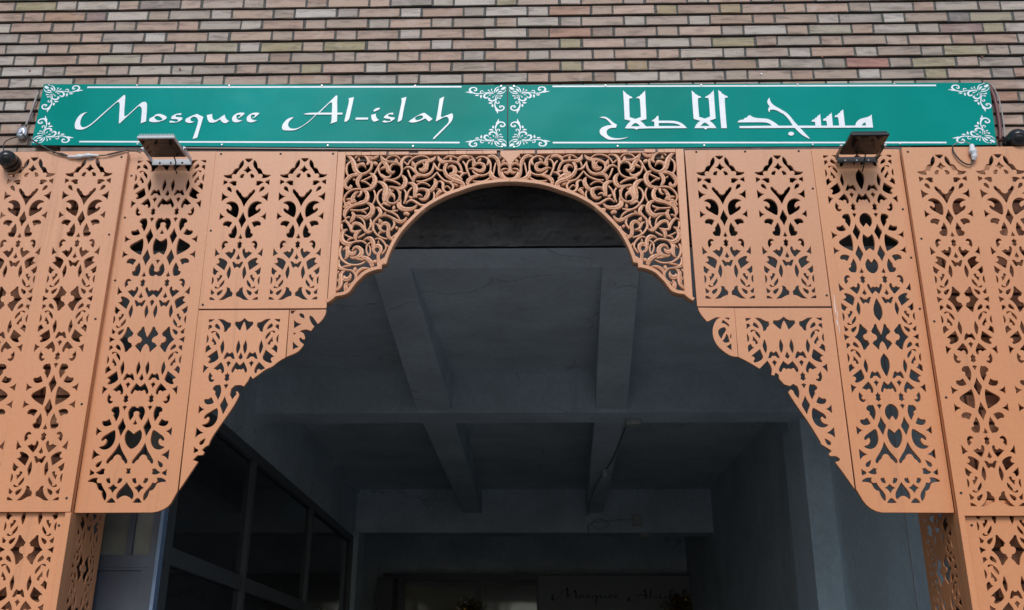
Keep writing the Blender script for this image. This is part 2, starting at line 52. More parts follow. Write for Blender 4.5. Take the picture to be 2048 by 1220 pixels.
ARABIC = [('ha',[[(352.9,4552.9),(370.4,4558.9),(386.3,4558.1),(404.7,4547.7),(425.2,4524.5),(440.8,4512),(448.1,4508.9),(442.6,4488.5),(418.7,4487.8),(402.7,4483.4),(391.7,4471.3),(389.9,4456.1),(396.1,4440.9),(414.2,4428.5),(440.4,4422.2),(474.8,4423.4),(510.7,4431.2),(485.2,4420.2),(453.3,4413.6),(419,4413.3),(397.9,4415.1),(379.8,4427.4),(356.6,4447.3),(351.7,4462.6),(354.8,4477.8),(365.8,4491.4),(392.7,4503.4),(420.7,4506.1),(401.5,4532.4),(388.6,4544.8),(375.5,4550.5)]]),('lamalifsad',[[(489.6,4725.8),(496,4716.3),(505.1,4708.3),(506.2,4702),(519.4,4695.6),(521.9,4689.3),(535.1,4684.4),(539.5,4674),(526.7,4674.2),(520.6,4668.9),(519.3,4620.7),(519.4,4554.2),(550.3,4542.4),(580.1,4555),(580.7,4620),(578.7,4668.3),(572.2,4673.7),(560.2,4673.8),(563.1,4681),(580.9,4688.6),(582.5,4694.8),(593.5,4701),(595.1,4707.2),(604.8,4715),(610.6,4724.3),(610.1,4650.7),(610.1,4540.9),
(574.3,4530.5),(589.7,4518.1),(605.9,4495),(651,4495.1),(652.2,4520.5),(648.5,4526.6),(636.5,4526.1),(639.5,4532.9),(653.1,4540.4),(656,4545),(662.8,4549.5),(664.4,4555.6),(675.4,4563.2),(676,4530.3),(744.1,4529.6),(767.9,4526.9),(793.8,4517.4),(811.6,4503.4),(826.8,4482.5),(778.6,4481.8),(567,4483.2),(553.4,4475.1),(540.5,4483.4),(490.2,4484),(498.8,4500.7),(512.7,4518.9),(525.1,4531.1),(490.9,4540.6),(491.2,4621)],[(525.1,4496.4),(536.3,4511),(549.9,4517.6),(562.8,4510.7),(573.4,4495.9)],[(675.3,4515.6),(738.1,4514.9),(767,4511.6),(785.1,4503.7),(793.9,4495.4),(674.4,4496.7)]]),('lamalif',[[(866.3,4721.4),(873,4711.8),(881.9,4703.8),(883,4699.1),(896,4691),(898.4,4686.3),(911.6,4681.4),(916.3,4671.9),(902.9,4672.1),(897.2,4667.4),(896.3,4631.4),(896.7,4552),(926.7,4540.8),(956.3,4552.9),(957,4615),(956.3,4665.2),(951.3,4671.5),(936.5,4671.7),(939.7,4679.5),(956.5,4688.8),
(959.5,4693.4),(970.7,4699.6),(972.5,4705.9),(981,4712.1),(987.1,4723.1),(986.2,4630.3),(985.9,4540.2),(951.1,4526.7),(967.5,4512.6),(979.6,4494),(985.8,4480.1),(937.5,4480.7),(927,4471),(917.5,4480.9),(867,4481.4),(874.7,4498.2),(887.8,4516.6),(901.8,4526.6),(866.5,4539.3),(865.8,4616.1)],[(901.1,4494),(914.1,4510.1),(925.9,4516.1),(939.2,4506.8),(950.3,4493.4)]]),('alif',[[(1012.7,4722.8),(1018.9,4714.8),(1029.2,4706.8),(1029.1,4698.9),(1041.6,4692.5),(1044,4687.7),(1057.1,4682.9),(1063,4671.8),(1048.2,4671.9),(1043.2,4665.7),(1041.8,4582.9),(1041.8,4479.5),(1011.8,4479.9),(1011.1,4583.3)]]),('masjid',[[(1101.6,4514.8),(1108.2,4524.9),(1119.3,4531),(1136.8,4532.3),(1141.5,4541.6),(1157,4545.1),(1159.8,4553.7),(1174.9,4559.7),(1181,4551.9),(1198.8,4542.5),(1227.8,4539.1),(1257,4537.2),(1275.2,4532.4),(1295.2,4518.3),(1310,4505.8),(1323.4,4491.8),(1398.3,4491.4),(1385.8,4520.5),
(1372.2,4543.6),(1353.2,4566.9),(1345.1,4570.2),(1322.7,4587.5),(1299.3,4594),(1285.7,4592),(1282.3,4583.3),(1280.8,4575.6),(1274.6,4586.5),(1275.6,4599),(1284.5,4614.4),(1276.7,4627),(1273.5,4642.7),(1277.8,4655.1),(1289.3,4670.1),(1288.6,4655),(1293.9,4639.3),(1306.9,4620.4),(1332.1,4603),(1340.1,4597.2),(1355,4586.9),(1374.7,4571.2),(1388.9,4552.6),(1404.5,4523.4),(1427.2,4491.1),(1520.2,4490.1),(1521.4,4506.8),(1518.3,4514.5),(1501.2,4514.7),(1506.2,4525.3),(1521.9,4531.3),(1524.8,4538.9),(1535.1,4541.8),(1537.9,4551),(1547.6,4555.5),(1553.3,4564.6),(1551.7,4489.7),(1583.2,4489.4),(1583.8,4512.2),(1579.4,4519.9),(1563.7,4521),(1567.4,4530.8),(1585,4539.7),(1587.6,4547.4),(1598.5,4550.3),(1600.6,4558),(1610.4,4562.5),(1615.9,4572.5),(1614.2,4489.1),(1648.3,4488.7),(1648.9,4529.9),(1647.3,4539.1),(1642.4,4542.2),(1629.2,4541.7),(1632.9,4551.5),(1650.1,4558.9),(1653,4566.6),
(1662.6,4569.6),(1664.9,4578.8),(1674.7,4583.3),(1680.4,4591.5),(1679,4488.4),(1734.3,4487.8),(1739.4,4504.5),(1751.7,4519.6),(1771.5,4531.6),(1809.4,4540.9),(1820.8,4547.8),(1829.8,4556.9),(1828.7,4515.7),(1828.1,4474.6),(1436.9,4476.7),(1457.5,4446.7),(1485,4407.2),(1465,4416.5),(1440.6,4434.8),(1424.2,4454.7),(1407.5,4477),(1329.1,4477.2),(1110.5,4478.8),(1111,4491.7),(1285.5,4492.3),(1277.9,4503.1),(1262.7,4510.9),(1241.7,4514.2)],[(1769.5,4488.3),(1775.5,4499.5),(1791,4507.8),(1792.5,4488.1)]]),('dot',[[(1368.7,4441.6),(1374,4450.7),(1386.1,4454.5),(1397.6,4450.4),(1401.2,4441.3),(1395.8,4432.3),(1383.7,4428.5),(1372.3,4432.5)]])]
ORNAMENT = [[(72.6,-53,2.43),(94.8,-49.6,3.56),(118.7,-48.9,4.04),(142.5,-53.8,4.53),(166.3,-55,5.66),(186.9,-48.8,7.28),(201.3,-39.7,9.71),(206.1,-28.6,9.71),(198.3,-17.4,7.28),(184,-14.4,5.66),(171.2,-18.9,7.28),(168,-30,7.28),(174.3,-36.6,6.47),(182.3,-29.3,4.85)],[(194.8,-52.6,1.62),(209.2,-45.4,7.28),(229.8,-42.8,1.29)],[(139.3,-51.9,3.24),(147.3,-46.5,4.85),(144.1,-38.1,4.85),(134.6,-37.1,4.85),(129.8,-42.6,4.04)],[(74.2,-56.7,2.43),(94.8,-53.3,3.56),(113.9,-55.3,6.47),(125,-66.6,9.71),(123.3,-79.5,9.71),(112.2,-83,7.28),(102.7,-75.5,4.85)],[(153.5,-65,1.62),(164.6,-66.1,8.09),(177.3,-65.3,1.29)],[(142.4,-64,4.85),(142.7,-72.3,11.33),(143.1,-85.2,1.29)],[(74.2,-47.5,1.94),(83.7,-36.4,2.91),(85.3,-25.3,8.09)],[(75.8,-49.3,1.94),(94.9,-42.1,2.59),(103.6,-32,8.9)],[(67.8,-49.2,3.24),(67,-34.4,6.47),(58.3,-19.4,4.85),(45.5,-12.8,3.24),(28,-12.5,1.62)],[(61.5,-47.3,2.43),
(51.9,-32.4,9.71),(42.4,-25.7,3.24)],[(52,-49,3.24),(37.6,-43.3,8.9),(23.3,-39.4,1.62)],[(32.8,-28.4,4.85),(20.1,-23.6,16.18),(7.3,-15.1,8.09)],[(55.1,-57.4,3.24),(36.1,-56.3,5.66),(20.2,-50.5,4.85),(9,-39.3,3.24),(5.8,-29.9,1.29)],[(67.8,-64,1.94),(61.5,-78.7,3.24),(63.1,-93.5,6.47),(77.4,-102.9,8.09),(93.2,-99.4,9.71),(99.6,-88.4,8.09),(88.5,-86.4,2.43)],[(55.2,-71.3,2.43),(53.6,-86,3.24),(61.5,-104.5,4.53),(65.5,-122.9,5.66),(63.2,-141.2,8.09),(52.1,-159.4,10.52),(36.4,-164.7,8.09),(20.6,-159,7.28),(15,-146.2,7.28),(22.1,-137.1,7.28),(36.3,-136.4,6.47),(39.5,-143.7,5.66),(30,-145.4,4.85)],[(63.2,-157.7,4.85),(52.1,-170.3,8.09),(49.8,-184.9,1.29)],[(58.4,-104.5,2.43),(56.8,-115.5,4.85),(48.9,-120,4.85),(41.8,-113.5,4.85),(47.3,-107.1,4.04)],[(78.9,-113.9,4.85),(90,-116.8,9.71),(102.7,-115.1,1.29)],[(78.9,-124.9,4.85),(78.6,-133.2,12.13),(78.9,-143.3,1.29)],[(59.9,-63.9,1.94),
(44.1,-73,2.91),(24.2,-70,8.09)],[(58.3,-67.6,1.94),(47.3,-84.1,2.91),(33,-86.7,8.09)],[(85.3,-64.2,1.62),(93.2,-65.3,4.85),(102,-67.2,1.29)],[(72.6,-71.5,1.62),(75.8,-77.1,5.66),(79,-84.5,1.29)]]
SCROLLS = [('v',[(-859.9,4293.1,12.2),(-877.5,4271.9,13.2),(-880.8,4245,14.2),(-877.4,4222.6,14.2),(-868.4,4204.7,12.2)]),('l',[(-889,4327.3,4.1),(-872.6,4321.5,14.2),(-857.6,4305.5,22.3),(-844.2,4280.6,28.4),(-836.6,4253.6,30.4),(-827.3,4231.1,26.4),(-808.5,4215.3,18.3),(-788.5,4212.9,14.2),(-765.3,4223.8,13.2),(-748.7,4246,13.2),(-745.1,4272.9,14.2),(-749.1,4290.9,12.2)]),('v',[(-838.1,4312.1,8.1),(-828.7,4323.3,12.2),(-807,4327.6,10.1),(-786.8,4324,12.2),(-771,4309.2,18.3),(-762.8,4286.6,22.3),(-773.9,4270.9,10.1)]),('l',[(-827.6,4235.6,16.2),(-823.9,4257.9,18.3),(-815.5,4266.8,18.3),(-797.8,4271.2,16.2),(-781.2,4259.8,10.1),(-775.5,4246.3,2)]),('b',[(-817,4293.8,20.3),(-816.2,4314.2,4.1)]),('b',[(-802.3,4280.2,12.2),(-788.2,4277.8,10.1),(-779.9,4271,2)]),('l',[(-771.6,4319.4,10.1),(-754.2,4311.3,14.2),(-738,4307.7,18.3),(-720.5,4315.5,14.2),(-709,4326.7,4.1)]),
('b',[(-745.6,4299.9,14.2),(-762.6,4301.2,10.1)]),('b',[(-736.8,4284.1,16.2),(-724.4,4277.2,22.3),(-714.1,4270.3,10.1)]),('v',[(-694.9,4283.6,14.2),(-705.9,4265.8,12.2),(-716.5,4239,12.2),(-730,4212.3,11.2)]),('l',[(-792.5,4212.9,10.1),(-816.1,4209.8,16.2),(-841.7,4206.7,18.3),(-862.7,4193.5,22.3),(-879.1,4169.2,22.3),(-882.7,4149.3,20.3),(-873.7,4131.6,18.3),(-860.6,4127.1,18.3),(-849.4,4138,18.3),(-855.8,4144.7,12.2)]),('l',[(-792.4,4210.7,10.1),(-803.5,4197.4,18.3),(-814.2,4177.5,22.3),(-814.9,4155.4,20.3),(-806,4137.6,14.2),(-797.6,4128.7,6.1)]),('b',[(-823.9,4174.3,8.1),(-840.3,4183.3,12.2)]),('l',[(-756.1,4218.1,4.1),(-740.8,4210.2,16.2),(-725.9,4190,26.4),(-722.7,4167.8,28.4),(-729.5,4145.7,28.4),(-744.2,4126,22.3),(-767.5,4119.6,16.2),(-783.4,4122,10.1)]),('v',[(-740.4,4203.5,9.1),(-759.5,4190.3,10.1),(-782.6,4177.2,9.1),(-796,4170.7,8.1),(-774,4166.1,10.1),(-757.6,4154.8,10.1),
(-743.2,4143.7,8.1)]),('v',[(-694.8,4281.4,11.2),(-707.5,4256.8,12.2),(-705.1,4229.9,13.2),(-690.9,4203,13.2),(-668.2,4185,13.2),(-642.2,4178.1,12.2),(-612.8,4184.5,11.2),(-589.9,4202.1,12.2),(-581.1,4228.8,14.2),(-583.3,4255.6,16.2),(-585.4,4282.6,22.3),(-576.4,4305,20.3),(-561,4318.4,18.3),(-543.2,4322.7,15.2),(-527,4314.7,5.1)]),('l',[(-700.1,4326.6,4.1),(-692.2,4308.4,18.3),(-677.4,4292.5,22.3),(-657.2,4285.5,14.2),(-633.2,4283,12.2),(-607.1,4278.3,14.2),(-588.5,4262.4,12.2)]),('l',[(-693.4,4292.6,12.2),(-672.6,4274.4,22.3),(-658.6,4251.9,24.3),(-652.5,4229.4,24.3),(-634.3,4220.3,18.3),(-616.9,4230.2,3)]),('v',[(-604.9,4273.8,10.1),(-630.7,4271.8,12.2),(-643.9,4256.2,14.2),(-644.9,4236.1,12.2)]),('v',[(-669.9,4301.4,8.1),(-654.7,4317.1,11.2),(-633,4323.6,10.1),(-608.9,4318.9,10.1),(-592.2,4302.9,8.1)]),('b',[(-613.4,4285.1,22.3),(-613.9,4296.4,20.3),(-614.4,4308.8,4.1)]),
('b',[(-665.8,4258.7,16.2),(-679.4,4252.1,18.3),(-700.7,4240,4.1)]),('v',[(-691.3,4212,10.1),(-668.6,4193.9,16.2),(-648.9,4193.8,14.2),(-635.8,4211.4,3)]),('l',[(-579.1,4204.2,8.1),(-563.4,4184.1,22.3),(-558.5,4161.9,26.4),(-565.5,4139.8,26.4),(-582.6,4124.6,20.3),(-610.3,4129.2,10.1),(-644.2,4136.1,9.1)]),('v',[(-665.9,4178.4,10.1),(-632,4171.4,12.2),(-607.9,4162.3,12.2),(-585.5,4147.7,10.1)]),('b',[(-678.4,4170.7,12.2),(-671.5,4171.8,18.3),(-664.6,4170.6,10.1)]),('l',[(-710.8,4166.6,6.1),(-690.7,4160.9,16.2),(-670.1,4143,26.4),(-661.1,4118.7,30.4),(-665.7,4092.3,28.4),(-670.3,4066.1,18.3),(-667.4,4046.4,14.2)]),('v',[(-571.3,4286.9,9.1),(-553.6,4268.8,11.2)]),('v',[(-552.6,4266.5,11.2),(-538.6,4291.1,11.2),(-517.5,4311.2,11.2),(-486,4321,10.1),(-458,4318.5,10.1),(-433.6,4302.5,7.1)]),('l',[(-398.3,4320.2,3),(-413.7,4301.2,18.3),(-437.2,4290.1,22.3),(-463,4289.3,16.2),
(-488.5,4279.4,14.2),(-505.9,4266.1,14.2),(-511,4243.7,14.2),(-504.3,4223.6,14.2),(-485.9,4207.8,13.2),(-459.9,4200.9,15.2),(-434.5,4209.5,15.2),(-419.3,4227.2,13.2),(-412,4249.5,12.2),(-411,4279.8,4.1)]),('l',[(-441.2,4290.2,16.2),(-447.5,4272.3,22.3),(-447.9,4254.3,22.3),(-453.3,4238.7,22.3),(-466.9,4231,20.3),(-482,4236.8,16.2),(-488.2,4245.8,4.1)]),('v',[(-474.6,4280.4,8.1),(-462.2,4267.9,10.1),(-464.7,4252.2,10.1),(-477.3,4243.4,10.1)]),('v',[(-574.3,4241,5.1),(-557,4253.1,11.2),(-533.1,4250.7,15.2),(-516.5,4232.6,15.2),(-499.9,4212.4,14.2),(-481.7,4201.1,12.2)]),('b',[(-517.5,4259.5,24.3),(-522.1,4275.2,20.3),(-528.6,4289.9,4.1)]),('l',[(-477.7,4201.1,14.2),(-501.4,4199,18.3),(-515.6,4183.6,20.3),(-516.8,4163.7,12.2)]),('v',[(-549.3,4236.3,12.2),(-541.5,4215,12.2),(-532.7,4192.7,11.2),(-523.2,4175.9,8.1)]),('v',[(-500.2,4168,8.1),(-468.6,4167.7,11.2),(-437.4,4178.5,12.2),
(-414.2,4193.8,11.2),(-393.4,4221.4,9.1)]),('v',[(-393.4,4222.5,9.1),(-372.8,4193.4,11.2),(-350.4,4171,12.2),(-320.7,4161.9,12.2),(-291.2,4163.8,4.1)]),('v',[(-411,4278.6,8.1),(-400.4,4256.1,13.2),(-385.9,4238.1,15.2),(-362,4231.2,7.1)]),('v',[(-377.2,4278.3,10.1),(-382.6,4260.4,11.2),(-384.2,4247,8.1)]),('l',[(-389.4,4321.2,4.1),(-380.8,4298.6,20.3),(-363.4,4282.7,22.3),(-343.6,4283.6,13.2),(-313.8,4283.3,11.2),(-285.9,4277.4,12.2),(-269.6,4259.3,14.2),(-257.1,4225.7,12.2)]),('v',[(-360,4300.6,8.1),(-338.5,4315.1,10.1),(-314.7,4317.1,10.1),(-278.6,4305.5,8.1)]),('b',[(-320.5,4312.6,10.1),(-319.2,4300.2,16.2),(-319.9,4289,12.2)]),('l',[(-339.4,4275.7,18.3),(-349.7,4253.4,18.3),(-351,4226.6,19.3),(-337.4,4199.7,21.3),(-315.3,4181.8,20.3),(-291.3,4168.3,22.3),(-263.5,4159.2,24.3),(-248.4,4143.6,20.3),(-249.1,4130.4,16.2),(-266.9,4132.7,14.2)]),('l',[(-335.6,4243.2,4.1),(-325,4254.3,10.1),
(-307.2,4254.1,18.3),(-294.9,4237.2,24.3),(-296.4,4217.2,28.4),(-307.9,4203.9,30.4),(-323.9,4213,12.2)]),('l',[(-305.8,4199.4,30.4),(-279.9,4188.1,26.4),(-259.8,4170.2,22.3)]),('l',[(-284,4279.6,12.2),(-270.6,4304.3,18.3),(-251,4314.2,18.3),(-231,4310.6,14.2),(-216.9,4299.2,4.1)]),('v',[(-254.4,4286.1,10.1),(-240,4263.5,12.2),(-229.5,4229.9,13.2),(-215,4194.2,12.2)]),('v',[(-280.7,4223.7,5.1),(-264.9,4221.3,16.2),(-248.9,4214.5,12.2),(-231.2,4215.4,8.1)]),('v',[(-268,4185.8,10.1),(-260.5,4201.2,14.2),(-248.9,4212.3,12.2)]),('l',[(-406,4183.7,5.1),(-397.6,4164.8,22.3),(-397,4147.1,24.3),(-408.1,4125.2,24.3),(-423.4,4109.9,20.3),(-447.1,4114.5,14.2),(-474.8,4120.3,12.2),(-499.9,4106.2,12.2),(-507,4086.6,10.1)]),('v',[(-499.4,4145.9,9.1),(-480.1,4156.7,10.1),(-464.3,4157.7,9.1),(-444.4,4152,9.1),(-426.3,4138.6,8.1)]),('l',[(-544.2,4157.3,8.1),(-523.3,4152.7,18.3),(-506.8,4134.9,26.4),
(-502.1,4115,28.4),(-505.2,4090.9,18.3),(-508.3,4071.3,12.2)]),('v',[(-387.7,4163.6,5.1),(-372,4166.8,11.2),(-357.8,4153.4,18.3),(-357.2,4131.3,18.3),(-352.7,4111.5,16.2),(-334.7,4098.2,14.2),(-311.5,4108.9,14.2),(-302.2,4133.1,14.2),(-312.6,4153,12.2),(-332.5,4162,10.1)]),('v',[(-350.2,4126.9,6.1),(-337.7,4136.7,8.1),(-323.7,4128.8,9.1),(-315.6,4115.6,6.1)]),('b',[(-302.7,4150.7,8.1),(-286.7,4141.7,14.2),(-272.8,4136.1,2.4)]),('b',[(-393.2,4118.5,6.1),(-372.6,4118.3,12.2)]),('l',[(-364.5,4111.6,18.3),(-376,4100.7,20.3),(-387.3,4085.5,14.2),(-389.8,4072.4,8.1)]),('l',[(-239.8,4322,5.1),(-209.8,4311.5,8.1),(-197.6,4294.5,14.2),(-194.3,4274.3,22.3),(-198.9,4254.2,12.2)]),('v',[(-232.1,4229.9,11.2),(-231.8,4265.7,11.2),(-221.3,4288,11.2),(-203.6,4296.8,8.1)]),('v',[(-183.9,4303.4,6.1),(-166.1,4312.2,10.1),(-142.3,4313.1,11.2),(-122.3,4300.5,14.2),(-108.2,4280.2,14.2),(-104,4255.5,12.2),
(-105.6,4228.7,12.2),(-117.3,4211,11.2),(-138.8,4201.2,11.2),(-164.4,4200.3,12.2),(-188.3,4213.9,12.2),(-201.4,4229.6,8.1)]),('v',[(-118.3,4298.3,12.2),(-117.1,4275.8,16.2),(-125.8,4262.4,12.2)]),('l',[(-199.8,4249.7,6.1),(-185.3,4267.5,12.2),(-165.5,4272.9,12.2),(-145.6,4264.8,18.3),(-138.5,4246.9,20.3),(-149.1,4229.1,22.3),(-168.8,4227.1,18.3),(-192.7,4238.5,14.2),(-208.6,4242,8.1),(-225.3,4238.8,3)]),('b',[(-175.6,4283.1,6.1),(-163.8,4292,16.2),(-158.1,4303.1,6.1)]),('l',[(-168.4,4198.2,12.2),(-191.9,4191.7,18.3),(-213.3,4178.6,22.3),(-225.8,4158.8,22.3),(-221.4,4137.8,12.2)]),('v',[(-198.4,4167.4,6.1),(-177.6,4162.8,10.1),(-148.1,4162.5,11.2),(-124.7,4171.2,11.2),(-105.2,4186.5,10.1)]),('l',[(-105.6,4224.3,16.2),(-101.4,4202,26.4),(-89.4,4184.1,24.3),(-67.7,4176.2,14.2),(-48,4177.1,8.1)]),('v',[(-76.5,4275.4,9.1),(-82.2,4250.8,11.2),(-85.9,4228.5,11.2),(-88.7,4208.5,9.1)]),
('l',[(-122.4,4311.8,10.1),(-94.7,4316,20.3),(-74.7,4302.3,18.3),(-62.6,4277.5,22.3),(-58.4,4250.6,15.2),(-58.2,4223.8,15.2),(-53.1,4201.5,16.2),(-40.2,4183.7,16.2),(-20.5,4174.6,12.2),(-4.7,4171.2,8.1)]),('v',[(-52.3,4223.8,8.1),(-38.6,4234.8,12.2),(-22.8,4239.1,9.1),(-9,4236.7,4.1)]),('v',[(-44.4,4219.2,16.2),(-36.4,4196.9,16.2),(-18.6,4181.2,12.2),(6,4179.9,7.1)]),('l',[(-52.6,4257.2,12.2),(-34.8,4268.3,13.2),(-15.1,4265.8,13.2),(-1.1,4250,14.2),(-1.1,4227.7,18.3),(-16.8,4214.5,18.3),(-34.5,4219.1,4.1)]),('b',[(-19.3,4322.1,18.3),(-41.1,4314.4,12.2),(-57.9,4301,8.1)]),('b',[(-44.8,4277.3,8.1),(-35,4286.2,18.3),(-28.1,4299.6,6.1)]),('v',[(-780.5,4120.4,10.1),(-810.3,4125.1,12.2),(-843.5,4118.8,12.2),(-866,4101.4,12.2),(-880.3,4077.4,12.2),(-881.9,4055.5,12.2),(-872.6,4033.6,10.1)]),('l',[(-782.2,4116,12.2),(-763.6,4100.5,20.3),(-758.2,4074.1,24.3),(-766.7,4050.2,26.4),
(-789.6,4039.5,24.3),(-816.6,4031,18.3),(-841.4,4020.3,20.3),(-860.2,4007.4,22.3),(-870.9,3990.2,24.3),(-873.6,3970.7,18.3),(-869.4,3951.3,5.1)]),('l',[(-829.1,4044.2,32.5),(-836.2,4063.9,24.3),(-829.6,4085.7,18.3),(-818.7,4101,12.2),(-803.3,4106.3,4.1)]),('v',[(-793.9,4113.9,18.3),(-793.9,4096.4,15.2),(-802.9,4083.3,12.2),(-815.5,4080.1,3)]),('b',[(-845.9,4061.8,18.3),(-859.7,4063,14.2),(-873.4,4062,4.1)]),('l',[(-844.6,4039.9,24.3),(-863.8,4033.6,22.3),(-878.1,4011.9,16.2)]),('l',[(-762.2,4039.2,6.1),(-742.2,4032.5,18.3),(-727.4,4012.8,26.4),(-726.2,3989,28.4),(-738.6,3965.3,28.4),(-759.3,3952.6,24.3),(-781.2,3961.4,12.2),(-812.7,3964.9,10.1)]),('v',[(-846.1,4000.8,10.1),(-816.5,3997.3,10.1),(-791.1,3997.1,10.1),(-767.9,4002.3,10.1),(-749,4013,10.1)]),('v',[(-787,3993.8,8.1),(-771.1,3989.4,9.1),(-758.8,3978.4,8.1)]),('v',[(-727.1,4117.8,10.1),(-718,4093.5,12.2),(-716.6,4067.2,12.2),
(-723.3,4045.4,10.1),(-730.4,4032.4,8.1)]),('v',[(-680,4121.7,12.2),(-697,4106.5,12.2),(-705.5,4080.2,13.2),(-702.2,4054,13.2),(-687.1,4027.7,13.2),(-670.5,4008,13.2),(-646.3,3992.7,12.2),(-618.8,3990.3,11.2),(-591.8,3996.5,8.1)]),('v',[(-646.2,3990.5,10.1),(-618.4,3981.6,12.2),(-594.3,3964.1,12.2),(-579.6,3940.4,8.1)]),('l',[(-650.5,4121.5,24.3),(-639.6,4099.4,30.4),(-648.4,4077.6,22.3),(-653.3,4057.9,18.3),(-646.6,4040.4,15.2),(-620.8,4033.7,12.2),(-597.8,4044.4,12.2),(-585.2,4068.3,13.2),(-588.4,4096.7,13.2),(-601.2,4121,14.2),(-625.4,4132.3,12.2),(-647.1,4133.6,10.1)]),('l',[(-637.2,4090.6,22.3),(-621.2,4083.9,18.3),(-613.6,4068.5,10.1),(-613.7,4049.9,2.4)]),('b',[(-638,4108.2,10.1),(-620.6,4114.6,12.2)]),('v',[(-682.2,4027.7,6.1),(-668.1,4038.4,15.2),(-652.1,4031.8,18.3),(-632.2,4025.1,12.2)]),('l',[(-835.5,3986.6,10.1),(-823.6,3968.2,20.3),(-826.5,3951,22.3),(-836.2,3933.8,16.2),
(-842.5,3926.4,8.1)]),('v',[(-870.7,3941.6,10.1),(-858.9,3955.5,10.1),(-843.6,3959.7,10.1)]),('l',[(-891.1,3924.6,5.1),(-871.3,3935.2,10.1),(-855.1,3925.4,14.2),(-842.2,3906,16.2),(-833.4,3888.8,16.2),(-830.7,3876,14.2),(-811,3871.6,12.2)]),('v',[(-884.9,3919.2,12.2),(-885.6,3899.9,12.2),(-876.3,3876.4,12.2)]),('v',[(-812.5,3961.6,8.1),(-788.6,3952.8,11.2),(-769.9,3933.3,11.2),(-762.9,3911.8,10.1),(-759.9,3892.5,8.1)]),('v',[(-736.7,3948.1,10.1),(-729.5,3924.4,12.2),(-733.1,3900.9,12.2),(-745.7,3881.7,8.1)]),('l',[(-712.8,4012.7,5.1),(-695.9,4008.2,15.2),(-685.1,3988.6,21.3),(-682.4,3973.5,18.3),(-696.9,3952.1,12.2),(-713.5,3932.8,12.2),(-718.2,3911.4,13.2),(-717.2,3875.1,13.2)]),('b',[(-668.8,3974.5,8.1),(-653.5,3979.7,14.2)]),('l',[(-687.5,3958.4,10.1),(-664.4,3964.7,11.2),(-640.8,3960.2,12.2),(-616.9,3947.1,14.2),(-592.8,3931.9,20.3),(-571.3,3927.4,22.3),(-552.3,3938,14.2),
(-545.1,3953,10.1)]),('v',[(-614.6,3940.6,12.2),(-607.8,3919.1,13.2),(-612.7,3897.8,12.2),(-627.4,3880.8,12.2)]),('b',[(-678,3924,24.3),(-684.4,3934.8,20.3),(-689.8,3946.6,5.1)]),('b',[(-599.2,3899.8,14.2),(-589,3889,12.2)]),('l',[(-542.9,4157.3,8.1),(-520,4152.7,18.3),(-505.5,4134.9,26.4),(-502.8,4115,26.4),(-507.7,4088.7,16.2),(-509.9,4069.1,10.1)]),('v',[(-564.9,4118.9,10.1),(-553.2,4097.9,12.2),(-554.1,4071.6,12.2),(-556.9,4043.3,10.1)]),('v',[(-523.1,4130.6,11.2),(-539.8,4106.6,12.2),(-546.6,4080.3,12.2),(-555.4,4054.2,12.2),(-564.3,4034.6,8.1)]),('l',[(-507.9,4093.1,10.1),(-496.8,4110.6,12.2),(-479.4,4119.2,12.2),(-453.7,4116.8,14.2),(-437.6,4103.5,22.3),(-436.9,4083.7,24.3),(-448,4065.3,24.3),(-463.5,4057.7,16.2),(-484.3,4065.6,4.1)]),('v',[(-499.2,4071.2,12.2),(-495.7,4082.1,14.2),(-482.2,4088.5,12.2),(-466.2,4079.6,6.1)]),('b',[(-518.6,4064.8,18.3),(-528.6,4071.4,16.2),
(-540.7,4079.2,3)]),('v',[(-552.6,4034.5,5.1),(-535.7,4051.8,12.2),(-516.2,4053.8,14.2),(-494.1,4040.6,16.2),(-474.1,4027.4,15.2),(-450.6,4025,14.2),(-427.4,4033.5,13.2),(-408.5,4052.9,12.2),(-401.4,4076.9,13.2),(-406.2,4103.2,10.1)]),('l',[(-588.1,4041.4,22.3),(-583.1,4017.4,30.4),(-563,4002.1,28.4),(-535.5,3999.7,24.3),(-510.4,4006,18.3),(-490.7,4026.4,6.1)]),('v',[(-583.1,4107,13.2),(-584.7,4076.3,13.2),(-579.4,4043.5,13.2)]),('b',[(-615.5,3998.2,12.2),(-614.1,4011.2,18.3),(-612.7,4023.1,6.1)]),('b',[(-504,3990.8,20.3),(-474.6,3988.4,28.4),(-445.9,4003.3,14.2)]),('b',[(-559.7,3971.8,14.2),(-548.3,3978.2,22.3),(-532.4,3969.4,18.3)]),('l',[(-852.8,3887.1,6.1),(-872.4,3874.4,18.3),(-880.6,3851.1,24.3),(-879.3,3829.8,26.4),(-866.5,3810.7,26.4),(-846.6,3802.1,24.3),(-823.9,3810.4,10.1)]),('v',[(-884.9,3917.3,12.2),(-883.4,3893.7,12.2),(-875.3,3874.4,10.1)]),('v',[(-865.5,3857.3,8.1),
